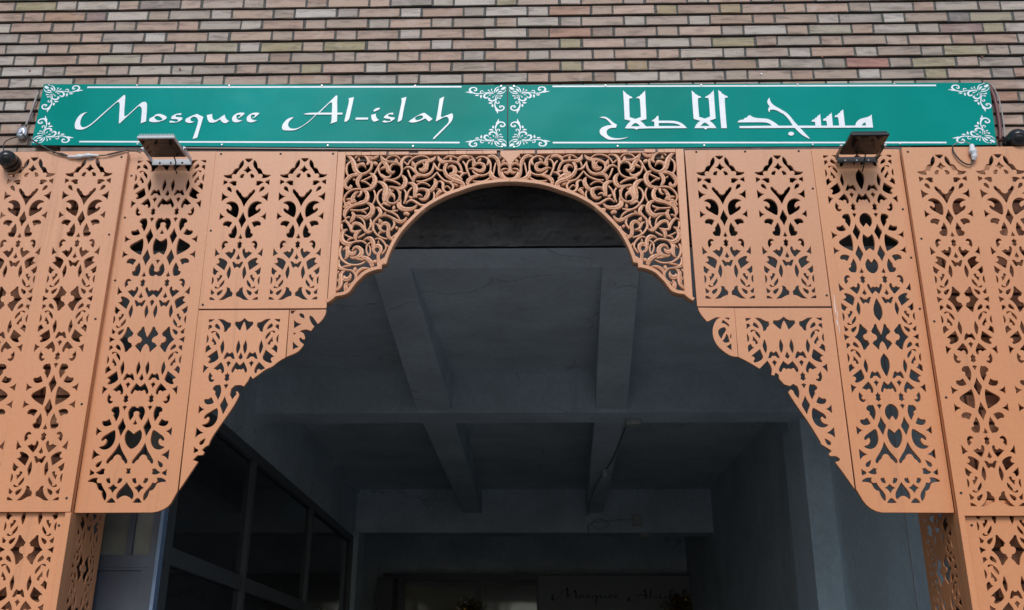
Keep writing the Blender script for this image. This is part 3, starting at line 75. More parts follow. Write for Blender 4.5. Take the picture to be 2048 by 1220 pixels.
(-843.4,3844.4,10.1),(-819.7,3835.7,8.1)]),('v',[(-851.6,3820.1,6.1),(-838.8,3831.6,10.1),(-817.8,3836.8,8.1)]),('l',[(-831,3895.4,12.2),(-824.4,3914.6,16.2),(-805.3,3920.9,18.3),(-783.3,3910,18.3),(-764.6,3888.5,18.3),(-746.1,3869.2,18.3),(-723,3873.3,8.1)]),('v',[(-837.8,3895.5,16.2),(-832.1,3880.5,14.2),(-814.2,3874,12.2),(-793.2,3879.1,9.1)]),('l',[(-778.9,3883.3,5.1),(-796.5,3869.6,16.2),(-808.9,3850.5,22.3),(-805.5,3825,12.2)]),('v',[(-758.3,3861.8,8.1),(-775.9,3848.1,12.2),(-795.6,3837.7,10.1)]),('v',[(-734.5,3924.6,12.2),(-732.6,3907.5,12.2),(-742.8,3879.8,10.1)]),('v',[(-719.9,3924.5,13.2),(-719.8,3903.1,13.2),(-711.6,3877.4,13.2),(-694.9,3853.9,12.2),(-668.9,3836.7,12.2),(-639.6,3830.1,10.1)]),('l',[(-708.9,3918,5.1),(-691.9,3909.3,13.2),(-683.3,3892.1,15.2),(-672.8,3877.1,13.2),(-651.2,3870.6,10.1)]),('l',[(-679.6,3896.4,10.1),(-668.9,3915.5,18.3),(-647.7,3917.5,22.3),
(-635,3896,23.3),(-637.5,3866.2,21.3),(-632.5,3842.8,21.3),(-618.3,3827.9,16.2),(-600.4,3818.2,6.1)]),('v',[(-607.2,3923.6,12.2),(-606.6,3910.8,12.2),(-615.4,3891.6,12.2),(-624.5,3878.9,10.1)]),('b',[(-600.2,3897.9,14.2),(-588.1,3887.1,16.2)]),('v',[(-575.7,3893.4,10.1),(-583.4,3870,12.2),(-600,3851,12.2),(-619.6,3836.3,10.1)]),('v',[(-689.2,3854.9,10.1),(-680.2,3868.7,12.2),(-661,3871.7,12.2)]),('v',[(-843.4,3781,18.3),(-832.9,3799.9,14.2),(-818.3,3812.4,12.2),(-795.4,3817.6,12.2),(-770.3,3817.4,11.2),(-748.2,3803.5,10.1)]),('l',[(-847.7,3789.4,22.3),(-844.1,3762.1,22.3),(-842.8,3741.1,22.3),(-849.3,3722.3,14.2),(-859.4,3714.1,4.1)]),('l',[(-840.1,3760,12.2),(-825.8,3745.2,24.3),(-810.5,3747.2,22.3),(-801.5,3757.6,10.1),(-798.2,3767,2.4)]),('v',[(-878.8,3791.8,14.2),(-885.8,3766.6,16.2),(-883.2,3741.4,16.2),(-872,3716.2,15.2),(-853.7,3699.4,14.2),(-829.9,3686.8,12.2),
(-799,3683.5,11.2),(-772.5,3688.5,11.2),(-749.3,3701.8,8.1)]),('l',[(-820,3760.9,5.1),(-812.3,3777.6,12.2),(-793.3,3782.7,18.3),(-774.2,3767.9,23.3),(-770.2,3749,25.4),(-778.9,3732.3,24.3),(-797.6,3724.1,15.2),(-816.7,3722.1,12.2),(-829.5,3728.5,5.1)]),('l',[(-769,3728,16.2),(-745.5,3719.5,24.3),(-727.6,3706.9,24.3),(-713.3,3690.2,20.3),(-708.6,3673.5,16.2)]),('v',[(-812.7,3720,10.1),(-787.5,3715.6,12.2),(-758.5,3711.3,12.2)]),('b',[(-869.4,3766.5,10.1),(-858.8,3781.1,12.2)]),('v',[(-724.6,3812.8,9.1),(-742.1,3797.1,11.2),(-746.7,3776.1,11.2),(-743.6,3755.1,11.2),(-731,3734,12.2),(-724.5,3757,10.1),(-727.6,3778,10.1),(-733.2,3792.8,8.1)]),('l',[(-765.7,3821.6,5.1),(-747.9,3833.1,13.2),(-728.5,3830.8,23.3),(-714.1,3813.8,23.3),(-710.9,3790.6,21.3),(-709.6,3765.3,16.2),(-699.1,3748.5,14.2),(-685.4,3743.1,10.1)]),('l',[(-704.5,3777.9,12.2),(-691.6,3790.4,22.3),(-673.9,3781.9,22.3),
(-670.9,3760.8,18.3),(-681.4,3740,18.3),(-682.2,3719.1,18.3),(-677.3,3698.2,18.3)]),('v',[(-705.3,3830.6,8.1),(-686.1,3832.6,10.1),(-666.1,3819.8,12.2),(-649.7,3798.5,12.2),(-644.7,3775.3,12.2),(-655.2,3754.4,11.2),(-666.1,3742,8.1)]),('b',[(-643.8,3796.4,12.2),(-631.7,3784.7,11.2),(-614.3,3783.5,9.1)]),('b',[(-686.5,3803,16.2),(-685.5,3822,3)]),('b',[(-708.1,3700.5,14.2),(-698.5,3701.5,22.3),(-688.9,3699.3,16.2)]),('l',[(-886.3,3713.3,14.2),(-888.8,3692.5,17.2),(-881.5,3669.6,22.3),(-863.6,3658.1,15.2),(-838.4,3652.7,10.1),(-819.2,3650.6,10.1),(-801.1,3636,12.2),(-792.2,3615.3,12.2),(-796.7,3594.8,11.2),(-811,3578.5,10.1),(-829.4,3569.4,8.1)]),('v',[(-883.1,3648.9,10.1),(-892.4,3630.4,10.1),(-893,3611.9,10.1),(-880.9,3587.1,8.1)]),('l',[(-852.6,3650.8,9.1),(-869.6,3632.3,20.3),(-869.9,3607.6,24.3),(-868.3,3583,24.3),(-872.6,3560.5,20.3),(-886.7,3544.3,14.2),(-905,3535.2,5.1)]),
('l',[(-859.1,3617.8,22.3),(-848.7,3603.4,26.4),(-831.5,3603.2,24.3),(-821,3617.6,16.2),(-822.2,3637.1,3)]),('l',[(-831.5,3587.9,3),(-840.9,3570.5,20.3),(-839.7,3552.1,24.3),(-836.8,3535.8,22.3)]),('l',[(-791.7,3607.1,10.1),(-787.7,3635.9,16.2),(-771.6,3654.4,17.2),(-751.1,3662.5,14.2),(-721.4,3662.3,4.1)]),('b',[(-803.6,3646.3,16.2),(-798.7,3660.8,22.3),(-795.3,3668,10.1)]),('v',[(-740.1,3706,12.2),(-721.9,3689.3,15.2),(-711.1,3666.4,12.2)]),('b',[(-868.3,3671.6,8.1),(-847.5,3675.6,12.2),(-821,3680.6,9.1)])]
RAIL = [(-929,3468.6),(-907.2,3483.5),(-891.3,3499.6),(-884,3504.5),(-857.8,3508.5),(-837.5,3515.5),(-819.2,3527.5),(-802,3553.9),(-786.3,3578.4),(-766.7,3600.8),(-748.7,3621.3),(-723,3637.6),(-685.4,3650.8),(-662.8,3653.8),(-661.2,3679.6),(-637,3681.1),(-625.5,3728.4),(-603.6,3789.9),(-567.7,3859.3),(-513.8,3929.2),(-438,4007.8),(-360.9,4059),(-304.3,4086.1),(-264.8,4101.2),(-206.8,4123.9),(-148.5,4139.2),(-79.4,4149.3),(-31.6,4153.6),(0,4154.2)]

# ---------------------------------------------------------------- helpers
def tag(o, label=None, cat=None, group=None, kind=None):
    for k, v in (('label', label), ('category', cat), ('group', group), ('kind', kind)):
        if v: o[k] = v
    return o
def empty(name, loc, label=None, cat=None, group=None, kind=None):
    o = bpy.data.objects.new(name, None); o.location = loc; o.empty_display_size = 0.05; COL.objects.link(o)
    return tag(o, label, cat, group, kind)
def obj(name, me, mat, parent=None, loc=(0, 0, 0)):
    if isinstance(me, bmesh.types.BMesh):
        m = bpy.data.meshes.new(name); me.to_mesh(m); me.free(); me = m
    if mat and not me.materials: me.materials.append(mat)
    o = bpy.data.objects.new(name, me); COL.objects.link(o); o.location = loc
    if parent:
        o.parent = parent
        p, off = parent, Vector((0, 0, 0))
        while p: off += p.location; p = p.parent
        o.location = Vector(loc) - off
    return o
def box(bm, x0, x1, y0, y1, z0, z1, bev=0.0):
    t = bmesh.new() if bev else bm
    v = [t.verts.new((x, y, z)) for x in (x0, x1) for y in (y0, y1) for z in (z0, z1)]
    for f in ((0,1,3,2),(4,6,7,5),(0,4,5,1),(2,3,7,6),(0,2,6,4),(1,5,7,3)): t.faces.new([v[i] for i in f])
    if bev:
        bmesh.ops.bevel(t, geom=t.edges[:], offset=bev, segments=1, affect='EDGES')
        m = bpy.data.meshes.new('tmp'); t.to_mesh(m); t.free(); bm.from_mesh(m); bpy.data.meshes.remove(m)
    return bm
def boxobj(name, mat, parent, x0, x1, y0, y1, z0, z1, bev=0.0):
    cx, cy, cz = (x0+x1)/2, (y0+y1)/2, (z0+z1)/2
    bm = box(bmesh.new(), x0-cx, x1-cx, y0-cy, y1-cy, z0-cz, z1-cz, bev)
    bmesh.ops.recalc_face_normals(bm, faces=bm.faces[:])
    return obj(name, bm, mat, parent, (cx, cy, cz))
def hexa(name, mat, parent, pts):
    # pts: 8 corners, bottom ring then top ring
    bm = bmesh.new(); v = [bm.verts.new(p) for p in pts]
    for f in ((3,2,1,0),(4,5,6,7),(0,1,5,4),(1,2,6,5),(2,3,7,6),(3,0,4,7)): bm.faces.new([v[i] for i in f])
    bmesh.ops.recalc_face_normals(bm, faces=bm.faces[:])
    return obj(name, bm, mat, parent)
def smooth_poly(p, thr=60):
    # one corner-cutting pass that keeps sharp corners
    n = len(p); out = []
    for i in range(n):
        a, b, c = Vector(p[i-1]), Vector(p[i]), Vector(p[(i+1) % n])
        d1, d2 = b - a, c - b
        if d1.length < 1e-6 or d2.length < 1e-6: continue
        ang = math.degrees(abs(d1.angle_signed(d2, 0)))
        if ang > thr: out.append(tuple(b))
        else:
            out.append(tuple(b - d1 * 0.25)); out.append(tuple(b + d2 * 0.25))
    return out
def grow(p, d):
    # push a hole outline outwards by d
    n = len(p); a = sum(p[i-1][0]*p[i][1] - p[i][0]*p[i-1][1] for i in range(n)); sg = 1 if a > 0 else -1; out = []
    for i in range(n):
        t = Vector(p[(i+1) % n]) - Vector(p[i-1])
        if t.length < 1e-7: out.append(p[i]); continue
        t.normalize(); out.append((p[i][0] + t.y*d*sg, p[i][1] - t.x*d*sg))
    return out
def plate(outline, holes, thick, bev=0.0008, smooth=True):
    # outline and holes in metres (x, z) -> mesh lying in the XZ plane, front at y = 0
    cu = bpy.data.curves.new('plate', 'CURVE'); cu.dimensions = '2D'; cu.fill_mode = 'BOTH'
    for poly in [outline] + holes:
        sp = cu.splines.new('POLY'); sp.points.add(len(poly) - 1); sp.use_cyclic_u = True
        for q, (x, z) in zip(sp.points, poly): q.co = (x, z, 0, 1)
    cu.extrude = thick / 2 - bev; cu.bevel_depth = bev; cu.bevel_resolution = 0; cu.offset = -bev
    o = bpy.data.objects.new('plate_tmp', cu); COL.objects.link(o)
    dg = bpy.context.evaluated_depsgraph_get(); dg.update()
    me = bpy.data.meshes.new_from_object(o.evaluated_get(dg))
    bpy.data.objects.remove(o); bpy.data.curves.remove(cu)
    me.materials.clear()
    for v in me.vertices:
        x, y, z = v.co; v.co = (x, -z + thick / 2, y)
    me.update()
    return me
def catmull(pts, step):
    P = [Vector(p) for p in pts]; out = []
    P = [2*P[0]-P[1]] + P + [2*P[-1]-P[-2]]
    for i in range(1, len(P)-2):
        n = max(2, int((P[i+1].xy - P[i].xy).length / step))
        for k in range(n):
            t = k / n
            a, b, c, d = P[i-1], P[i], P[i+1], P[i+2]
            out.append(0.5*((2*b)+(c-a)*t+(2*a-5*b+4*c-d)*t*t+(3*b-a-3*c+d)*t**3))
    out.append(P[-2]); return out
def tube(name, mat, parent, pts, r, seg=8, step=0.02):
    # round cable through 3-D points
    P = [Vector(p) for p in pts]; Q = [2*P[0]-P[1]] + P + [2*P[-1]-P[-2]]; L = []
    for i in range(1, len(Q)-2):
        n = max(2, int((Q[i+1]-Q[i]).length/step))
        for k in range(n):
            t = k/n; a, b, c, d = Q[i-1], Q[i], Q[i+1], Q[i+2]
            L.append(0.5*((2*b)+(c-a)*t+(2*a-5*b+4*c-d)*t*t+(3*b-a-3*c+d)*t**3))
    L.append(P[-1])
    bm = bmesh.new(); rings = []
    for i, p in enumerate(L):
        d = (L[min(i+1, len(L)-1)] - L[max(i-1, 0)]).normalized()
        u = d.cross(Vector((0.13, 0.97, 0.21))).normalized(); w = d.cross(u)
        rr = r(i/(len(L)-1)) if callable(r) else r
        rings.append([bm.verts.new(p + (u*math.cos(a)+w*math.sin(a))*rr) for a in [2*math.pi*k/seg for k in range(seg)]])
    for a, b in zip(rings, rings[1:]):
        for k in range(seg): bm.faces.new((a[k], a[(k+1)%seg], b[(k+1)%seg], b[k]))
    bm.faces.new(rings[0][::-1]); bm.faces.new(rings[-1])
    for f in bm.faces: f.smooth = True
    bmesh.ops.recalc_face_normals(bm, faces=bm.faces[:])
    return obj(name, bm, mat, parent)
def lathe(bm, prof, axis='y', c=(0, 0, 0), seg=20):
    rings = []
    for r, h in prof:
        ring = []
        for k in range(seg):
            a = 2*math.pi*k/seg; u, w = r*math.cos(a), r*math.sin(a)
            p = (u, h, w) if axis == 'y' else (u, w, h)
            ring.append(bm.verts.new((c[0]+p[0], c[1]+p[1], c[2]+p[2])))
        rings.append(ring)
    for a, b in zip(rings, rings[1:]):
        for k in range(seg): bm.faces.new((a[k], a[(k+1)%seg], b[(k+1)%seg], b[k]))
    bm.faces.new(rings[0][::-1]); bm.faces.new(rings[-1])
    bmesh.ops.recalc_face_normals(bm, faces=bm.faces[:])
    return bm
# ---------------------------------------------------------------- materials
class NT:
    def __init__(s, name):
        s.m = bpy.data.materials.new(name); s.m.use_nodes = True; s.t = s.m.node_tree; s.n = s.t.nodes
        s.b = s.n['Principled BSDF']
    def add(s, typ, **kw):
        n = s.n.new(typ)
        for k, v in kw.items():
            if k.startswith('i_'):
                n.inputs[k[2:].replace('_', ' ')].default_value = v
            else: setattr(n, k, v)
        return n
    def link(s, a, b): s.t.links.new(a, b)
    def coords(s, scale=(1, 1, 1), kind='Object'):
        c = s.add('ShaderNodeTexCoord'); mp = s.add('ShaderNodeMapping'); mp.inputs['Scale'].default_value = scale
        s.link(c.outputs[kind], mp.inputs['Vector']); return mp.outputs['Vector']
    def world(s, scale=(1, 1, 1)):
        c = s.add('ShaderNodeNewGeometry'); mp = s.add('ShaderNodeMapping'); mp.inputs['Scale'].default_value = scale
        s.link(c.outputs['Position'], mp.inputs['Vector']); return mp.outputs['Vector']
    def noise(s, vec, scale, detail=4, rough=0.55):
        n = s.add('ShaderNodeTexNoise'); n.inputs['Scale'].default_value = scale; n.inputs['Detail'].default_value = detail
        n.inputs['Roughness'].default_value = rough; s.link(vec, n.inputs['Vector']); return n.outputs['Fac']
    def ramp(s, fac, stops):
        r = s.add('ShaderNodeValToRGB'); e = r.color_ramp.elements
        while len(e) < len(stops): e.new(0.5)
        for q, (p, c) in zip(e, stops): q.position = p; q.color = (*c, 1) if len(c) == 3 else c
        s.link(fac, r.inputs['Fac']); return r.outputs['Color']
    def mix(s, fac, a, b, mode='MIX'):
        m = s.add('ShaderNodeMix', data_type='RGBA', blend_type=mode)
        if isinstance(fac, (int, float)): m.inputs[0].default_value = fac
        else: s.link(fac, m.inputs[0])
        for v, i in ((a, 6), (b, 7)):
            if isinstance(v, tuple): m.inputs[i].default_value = (*v, 1)
            else: s.link(v, m.inputs[i])
        return m.outputs[2]
    def bump(s, h, strength, dist=0.002):
        b = s.add('ShaderNodeBump'); b.inputs['Strength'].default_value = strength; b.inputs['Distance'].default_value = dist
        s.link(h, b.inputs['Height']); s.link(b.outputs['Normal'], s.b.inputs['Normal']); return b
    def color(s, c):
        if isinstance(c, tuple): s.b.inputs['Base Color'].default_value = (*c, 1)
        else: s.link(c, s.b.inputs['Base Color'])
def mat_simple(name, col, rough=0.5, metal=0.0, var=0.12, nscale=30.0, bump=0.1):
    t = NT(name); v = t.world()
    n = t.noise(v, nscale); lo = tuple(c*(1-var) for c in col); hi = tuple(min(1, c*(1+var)) for c in col)
    t.color(t.ramp(n, [(0.3, lo), (0.7, hi)])); t.b.inputs['Roughness'].default_value = rough; t.b.inputs['Metallic'].default_value = metal
    if bump: t.bump(n, bump, 0.001)
    return t.m
def mat_peach(name='peach_paint', base=(0.63, 0.280, 0.135), faded=(0.645, 0.350, 0.218)):
    t = NT(name); v = t.world()
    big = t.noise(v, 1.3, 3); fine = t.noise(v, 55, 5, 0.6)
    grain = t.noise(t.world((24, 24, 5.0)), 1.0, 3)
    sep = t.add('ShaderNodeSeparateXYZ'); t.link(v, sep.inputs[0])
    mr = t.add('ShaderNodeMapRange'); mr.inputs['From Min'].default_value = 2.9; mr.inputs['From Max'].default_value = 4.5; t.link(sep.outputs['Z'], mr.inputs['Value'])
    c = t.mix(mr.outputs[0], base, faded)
    oi = t.add('ShaderNodeObjectInfo'); c = t.mix(1.0, c, t.ramp(oi.outputs['Random'], [(0, (0.92, 0.90, 0.88)), (1, (1.04, 1.05, 1.06))]), 'MULTIPLY')
    c = t.mix(0.8, c, t.ramp(big, [(0.3, (0.93, 0.90, 0.87)), (0.7, (1, 1, 1))]), 'MULTIPLY')
    c = t.mix(0.22, c, t.ramp(fine, [(0.3, (0.72, 0.68, 0.64)), (0.65, (1, 1, 1))]), 'MULTIPLY')
    # grime: dark vertical runs and scuffs
    run = t.noise(t.world((16, 16, 0.9)), 1.0, 5, 0.65)
    c = t.mix(t.ramp(run, [(0.55, (0, 0, 0)), (0.76, (0.50, 0.50, 0.50))]), c, (0.37, 0.18, 0.095))
    spot = t.noise(v, 17, 6, 0.7)
    c = t.mix(t.ramp(spot, [(0.70, (0, 0, 0)), (0.78, (0.45, 0.45, 0.45))]), c, (0.26, 0.13, 0.075))
    t.color(c); t.b.inputs['Roughness'].default_value = 0.42; t.b.inputs['Specular IOR Level'].default_value = 0.35
    s = t.add('ShaderNodeMath', operation='ADD'); t.link(grain, s.inputs[0]); t.link(fine, s.inputs[1])
    t.bump(s.outputs[0], 0.5, 0.0014)
    return t.m
def mat_brick(name, island=False, painted=False):
    t = NT(name)
    if island: rnd = t.add('ShaderNodeNewGeometry').outputs['Random Per Island']
    else: rnd = t.add('ShaderNodeObjectInfo').outputs['Random']
    v0 = t.world()
    ofs = t.add('ShaderNodeVectorMath', operation='ADD'); cmb = t.add('ShaderNodeCombineXYZ')
    mul = t.add('ShaderNodeMath', operation='MULTIPLY'); mul.inputs[1].default_value = 37.0; t.link(rnd, mul.inputs[0])
    t.link(mul.outputs[0], cmb.inputs['X']); t.link(mul.outputs[0], cmb.inputs['Y']); t.link(v0, ofs.inputs[0]); t.link(cmb.outputs[0], ofs.inputs[1])
    v = ofs.outputs[0]
    if painted:
        c = t.ramp(rnd, [(0, (0.34, 0.15, 0.075)), (1, (0.50, 0.235, 0.125))])
    else:
        c = t.ramp(rnd, [(0.0, (0.22, 0.15, 0.11)), (0.09, (0.40, 0.275, 0.20)), (0.18, (0.27, 0.22, 0.18)), (0.28, (0.42, 0.36, 0.305)), (0.37, (0.32, 0.205, 0.15)),
                         (0.46, (0.43, 0.30, 0.23)), (0.55, (0.29, 0.25, 0.215)), (0.64, (0.385, 0.25, 0.185)), (0.73, (0.31, 0.235, 0.18)), (0.83, (0.45, 0.40, 0.36)),
                         (0.91, (0.33, 0.29, 0.23)), (0.955, (0.29, 0.235, 0.125)), (0.98, (0.37, 0.17, 0.13)), (1.0, (0.19, 0.165, 0.15))])
    mp = t.add('ShaderNodeMapping'); mp.inputs['Scale'].default_value = (7, 7, 34); t.link(v, mp.inputs['Vector'])
    wav = t.noise(mp.outputs[0], 1.0, 4, 0.6)
    c = t.mix(0.9, c, t.ramp(wav, [(0.30, (0.50, 0.48, 0.47)), (0.5, (1, 1, 1)), (0.75, (1.0, 0.98, 0.95))]), 'MULTIPLY')
    if not painted:
        pale = t.noise(v, 9, 5, 0.65)
        c = t.mix(t.ramp(pale, [(0.55, (0, 0, 0)), (0.75, (0.55, 0.55, 0.55))]), c, (0.44, 0.38, 0.335))
        ochre = t.noise(v, 4.0, 3, 0.5)
        c = t.mix(t.ramp(ochre, [(0.66, (0, 0, 0)), (0.78, (0.35, 0.35, 0.35))]), c, (0.29, 0.22, 0.11))
    if not island:
        # dark kiln smear along the top edge of each brick
        oc = t.add('ShaderNodeTexCoord'); sp = t.add('ShaderNodeSeparateXYZ'); t.link(oc.outputs['Object'], sp.inputs[0])
        m1 = t.add('ShaderNodeMath', operation='MULTIPLY_ADD'); m1.inputs[1].default_value = 0.055; t.link(t.noise(v, 14, 3, 0.5), m1.inputs[0]); t.link(sp.outputs['Z'], m1.inputs[2])
        m2 = t.add('ShaderNodeMath', operation='MULTIPLY_ADD'); m2.inputs[1].default_value = 13.0; m2.inputs[2].default_value = 0.0; t.link(m1.outputs[0], m2.inputs[0])
        c = t.mix(1.0, c, t.ramp(m2.outputs[0], [(0.52, (1, 1, 1)), (0.66, (0.70, 0.67, 0.68)), (0.74, (0.86, 0.84, 0.84))]), 'MULTIPLY')
    grit = t.noise(v, 130, 5, 0.7)
    c = t.mix(0.5, c, t.ramp(grit, [(0.25, (0.55, 0.55, 0.55)), (0.5, (1, 1, 1))]), 'MULTIPLY')
    t.color(c); t.b.inputs['Roughness'].default_value = 0.62
    s = t.add('ShaderNodeMath', operation='ADD'); t.link(grit, s.inputs[0]); t.link(wav, s.inputs[1]); t.bump(s.outputs[0], 0.5, 0.002)
    return t.m
def mat_concrete(name, col, dirt=0.35, scale=1.0, bump=0.4, cracks=0.8):
    t = NT(name); v = t.world((scale, scale, scale))
    a = t.noise(v, 1.7, 5, 0.6); b = t.noise(v, 23, 6, 0.65)
    c = t.ramp(a, [(0.3, tuple(x*(1-dirt) for x in col)), (0.65, col)])
    c = t.mix(0.35, c, t.ramp(b, [(0.3, (0.6, 0.6, 0.6)), (0.6, (1, 1, 1))]), 'MULTIPLY')
    # hairline cracks
    w = t.add('ShaderNodeTexVoronoi', feature='DISTANCE_TO_EDGE'); w.inputs['Scale'].default_value = 0.8*scale
    nz = t.add('ShaderNodeTexNoise'); nz.inputs['Scale'].default_value = 3.0; nz.inputs['Detail'].default_value = 6; t.link(v, nz.inputs['Vector'])
    mx = t.add('ShaderNodeMix', data_type='RGBA'); mx.inputs[0].default_value = 0.35; t.link(v, mx.inputs[6]); t.link(nz.outputs['Color'], mx.inputs[7])
    t.link(mx.outputs[2], w.inputs['Vector'])
    gate = t.noise(v, 0.9, 2)
    cr = t.ramp(w.outputs['Distance'], [(0.0, (1, 1, 1)), (0.006, (0, 0, 0))])
    cr = t.mix(1.0, cr, t.ramp(gate, [(0.50, (0, 0, 0)), (0.56, (cracks, cracks, cracks))]), 'MULTIPLY')
    c = t.mix(cr, c, tuple(x*0.2 for x in col))
    # drip stains and chalky patches
    st = t.noise(t.world((9*scale, 9*scale, 1.1*scale)), 1.0, 5, 0.65); c = t.mix(t.ramp(st, [(0.56, (0, 0, 0)), (0.74, (0.30, 0.30, 0.30))]), c, tuple(x*0.55 for x in col))
    sp = t.noise(v, 6.5, 7, 0.75); c = t.mix(t.ramp(sp, [(0.64, (0, 0, 0)), (0.70, (0.35, 0.35, 0.35))]), c, tuple(x*0.45 for x in col))
    t.color(c); t.b.inputs['Roughness'].default_value = 0.75; t.bump(b, bump, 0.004)
    return t.m
def mat_glass(name, col=(0.10, 0.11, 0.12), rough=0.04):
    t = NT(name); t.color(col); t.b.inputs['Roughness'].default_value = rough
    t.b.inputs['Transmission Weight'].default_value = 0.75; t.b.inputs['IOR'].default_value = 1.45
    n = t.noise(t.world(), 2.0, 3); t.bump(n, 0.03, 0.004)
    return t.m
def mat_sign():
    t = NT('green_sign_paint'); v = t.world()
    a = t.noise(v, 0.9, 3); c = t.ramp(a, [(0.35, (0.0, 0.215, 0.178)), (0.68, (0.001, 0.285, 0.255))])
    b = t.noise(v, 60, 5, 0.7); c = t.mix(0.25, c, t.ramp(b, [(0.3, (0.8, 0.8, 0.8)), (0.6, (1, 1, 1))]), 'MULTIPLY')
    sc = t.noise(t.world((5, 5, 90)), 1.0, 5, 0.7)
    c = t.mix(t.ramp(sc, [(0.70, (0, 0, 0)), (0.77, (0.18, 0.18, 0.18))]), c, (0.12, 0.33, 0.31))
    t.color(c); t.b.inputs['Roughness'].default_value = 0.30; t.b.inputs['Specular IOR Level'].default_value = 0.05
    n = t.noise(v, 2.2, 2); t.bump(n, 0.5, 0.02)
    return t.m
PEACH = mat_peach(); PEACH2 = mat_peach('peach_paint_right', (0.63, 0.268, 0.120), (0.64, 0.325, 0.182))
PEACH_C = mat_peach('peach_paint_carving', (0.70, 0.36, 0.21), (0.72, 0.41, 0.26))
BRICK = mat_brick('clay_brick'); BRICK_S = mat_brick('clay_brick_field', True); BRICK_P = mat_brick('painted_brick', True, True)
MORTAR = mat_simple('shade_black_mortar', (0.006, 0.006, 0.006), 0.9, var=0.3, nscale=60, bump=0.5)  # near-black colour stands in for the shade in the joints under each brick
MORTAR_P = mat_simple('painted_mortar', (0.09, 0.045, 0.028), 0.9, var=0.3, nscale=60, bump=0.4)
SIGN = mat_sign(); WHITE = mat_simple('white_lettering', (0.76, 0.80, 0.84), 0.4, var=0.05)
SCREW = mat_simple('dark_screw', (0.008, 0.007, 0.007), 0.7, 0.0); STEEL = mat_simple('zinc_screw', (0.45, 0.45, 0.46), 0.35, 0.9)
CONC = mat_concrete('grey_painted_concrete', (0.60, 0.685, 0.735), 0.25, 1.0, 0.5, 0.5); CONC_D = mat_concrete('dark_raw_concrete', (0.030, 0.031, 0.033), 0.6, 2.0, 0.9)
WALLP = mat_concrete('blue_grey_wall_paint', (0.72, 0.855, 0.94), 0.15, 1.0, 0.15, 0.0)
BLUE = mat_simple('blue_grey_door_paint', (0.047, 0.055, 0.072), 0.4, var=0.15, nscale=8, bump=0.1); BLUE_LIT = mat_simple('blue_grey_door_lit_edge', (0.12, 0.175, 0.26), 0.4, var=0.1)  # second blue is brighter: light on the door edge painted into its colour
BEIGE = mat_simple('beige_board', (0.115, 0.115, 0.10), 0.6, var=0.15, nscale=12)
FRAME = mat_simple('dark_grey_frame', (0.10, 0.108, 0.118), 0.45, var=0.08); GLASS = mat_glass('dark_window_glass')
BLACK = mat_simple('black_plastic', (0.012, 0.012, 0.013), 0.3, var=0.1); WHITEM = mat_simple('white_powder_coat', (0.50, 0.52, 0.54), 0.35, var=0.05)
LENS = mat_simple('lamp_glass', (0.016, 0.014, 0.013), 0.10, var=0.15, nscale=14, bump=0.0); LED = mat_simple('led_plate', (0.045, 0.036, 0.032), 0.2, var=0.1)
BOARD = mat_simple('brown_wood_board', (0.075, 0.052, 0.046), 0.6, var=0.4, nscale=20, bump=0.3)
TAPE = mat_simple('white_tape', (0.62, 0.64, 0.66), 0.45, var=0.12, nscale=90, bump=0.8)
WIRE = mat_simple('black_cable', (0.016, 0.016, 0.017), 0.45); CONDUIT = mat_simple('grey_conduit', (0.30, 0.27, 0.26), 0.45); COPPER = mat_simple('brown_wire', (0.16, 0.07, 0.04), 0.5)
PAVE = mat_concrete('street_paving', (0.22, 0.215, 0.21), 0.3, 0.6); ASPH = mat_simple('street_setts', (0.14, 0.138, 0.135), 0.9, var=0.3, nscale=80, bump=0.6)
GOLD = mat_simple('gold_tinsel', (0.30, 0.20, 0.04), 0.35, 0.8)
BANNER = mat_simple('grey_banner', (0.24, 0.245, 0.26), 0.6, var=0.06); INK = mat_simple('dark_print', (0.02, 0.02, 0.022), 0.6)
PLASTIC = mat_simple('off_white_plastic', (0.42, 0.42, 0.40), 0.4)
# ---------------------------------------------------------------- setting: ground, passage shell
bm = bmesh.new(); box(bm, -300, 300, -300, 300, -0.5, -0.13); tag(obj('ground', bm, ASPH), kind='structure')
bm = bmesh.new(); box(bm, -60, 60, -2.6, 0.02, -0.13, -0.001); tag(obj('pavement', bm, PAVE), kind='structure')
tag(boxobj('passage_floor', PAVE, None, -3.3, 3.3, 0.02, 17.0, -0.13, 0.004), kind='structure')
ZB, ZC = 3.913, 4.272
ceil = empty('passage_ceiling', (0, 6, ZC), kind='structure')
boxobj('slab', CONC, ceil, -3.4, 3.4, 3.83, 17.0, ZC, ZC + 0.25)
hexa('slab', CONC, ceil, [(-3.4, 0.597, 3.955), (3.4, 0.597, 3.955), (3.4, 3.829, ZC), (-3.4, 3.829, ZC), (-3.4, 0.597, 4.5), (3.4, 0.597, 4.5), (3.4, 3.829, 4.52), (-3.4, 3.829, 4.52)])
boxobj('beam', CONC, ceil, -3.3, 3.3, 0.32, 0.598, ZB, ZC + 0.3)
boxobj('beam', CONC, ceil, -3.3, 3.3, 3.82, 4.17, ZB + 0.002, ZC - 0.001)
boxobj('beam', CONC, ceil, -3.3, 3.3, 9.19, 9.55, 3.681, ZC - 0.001)
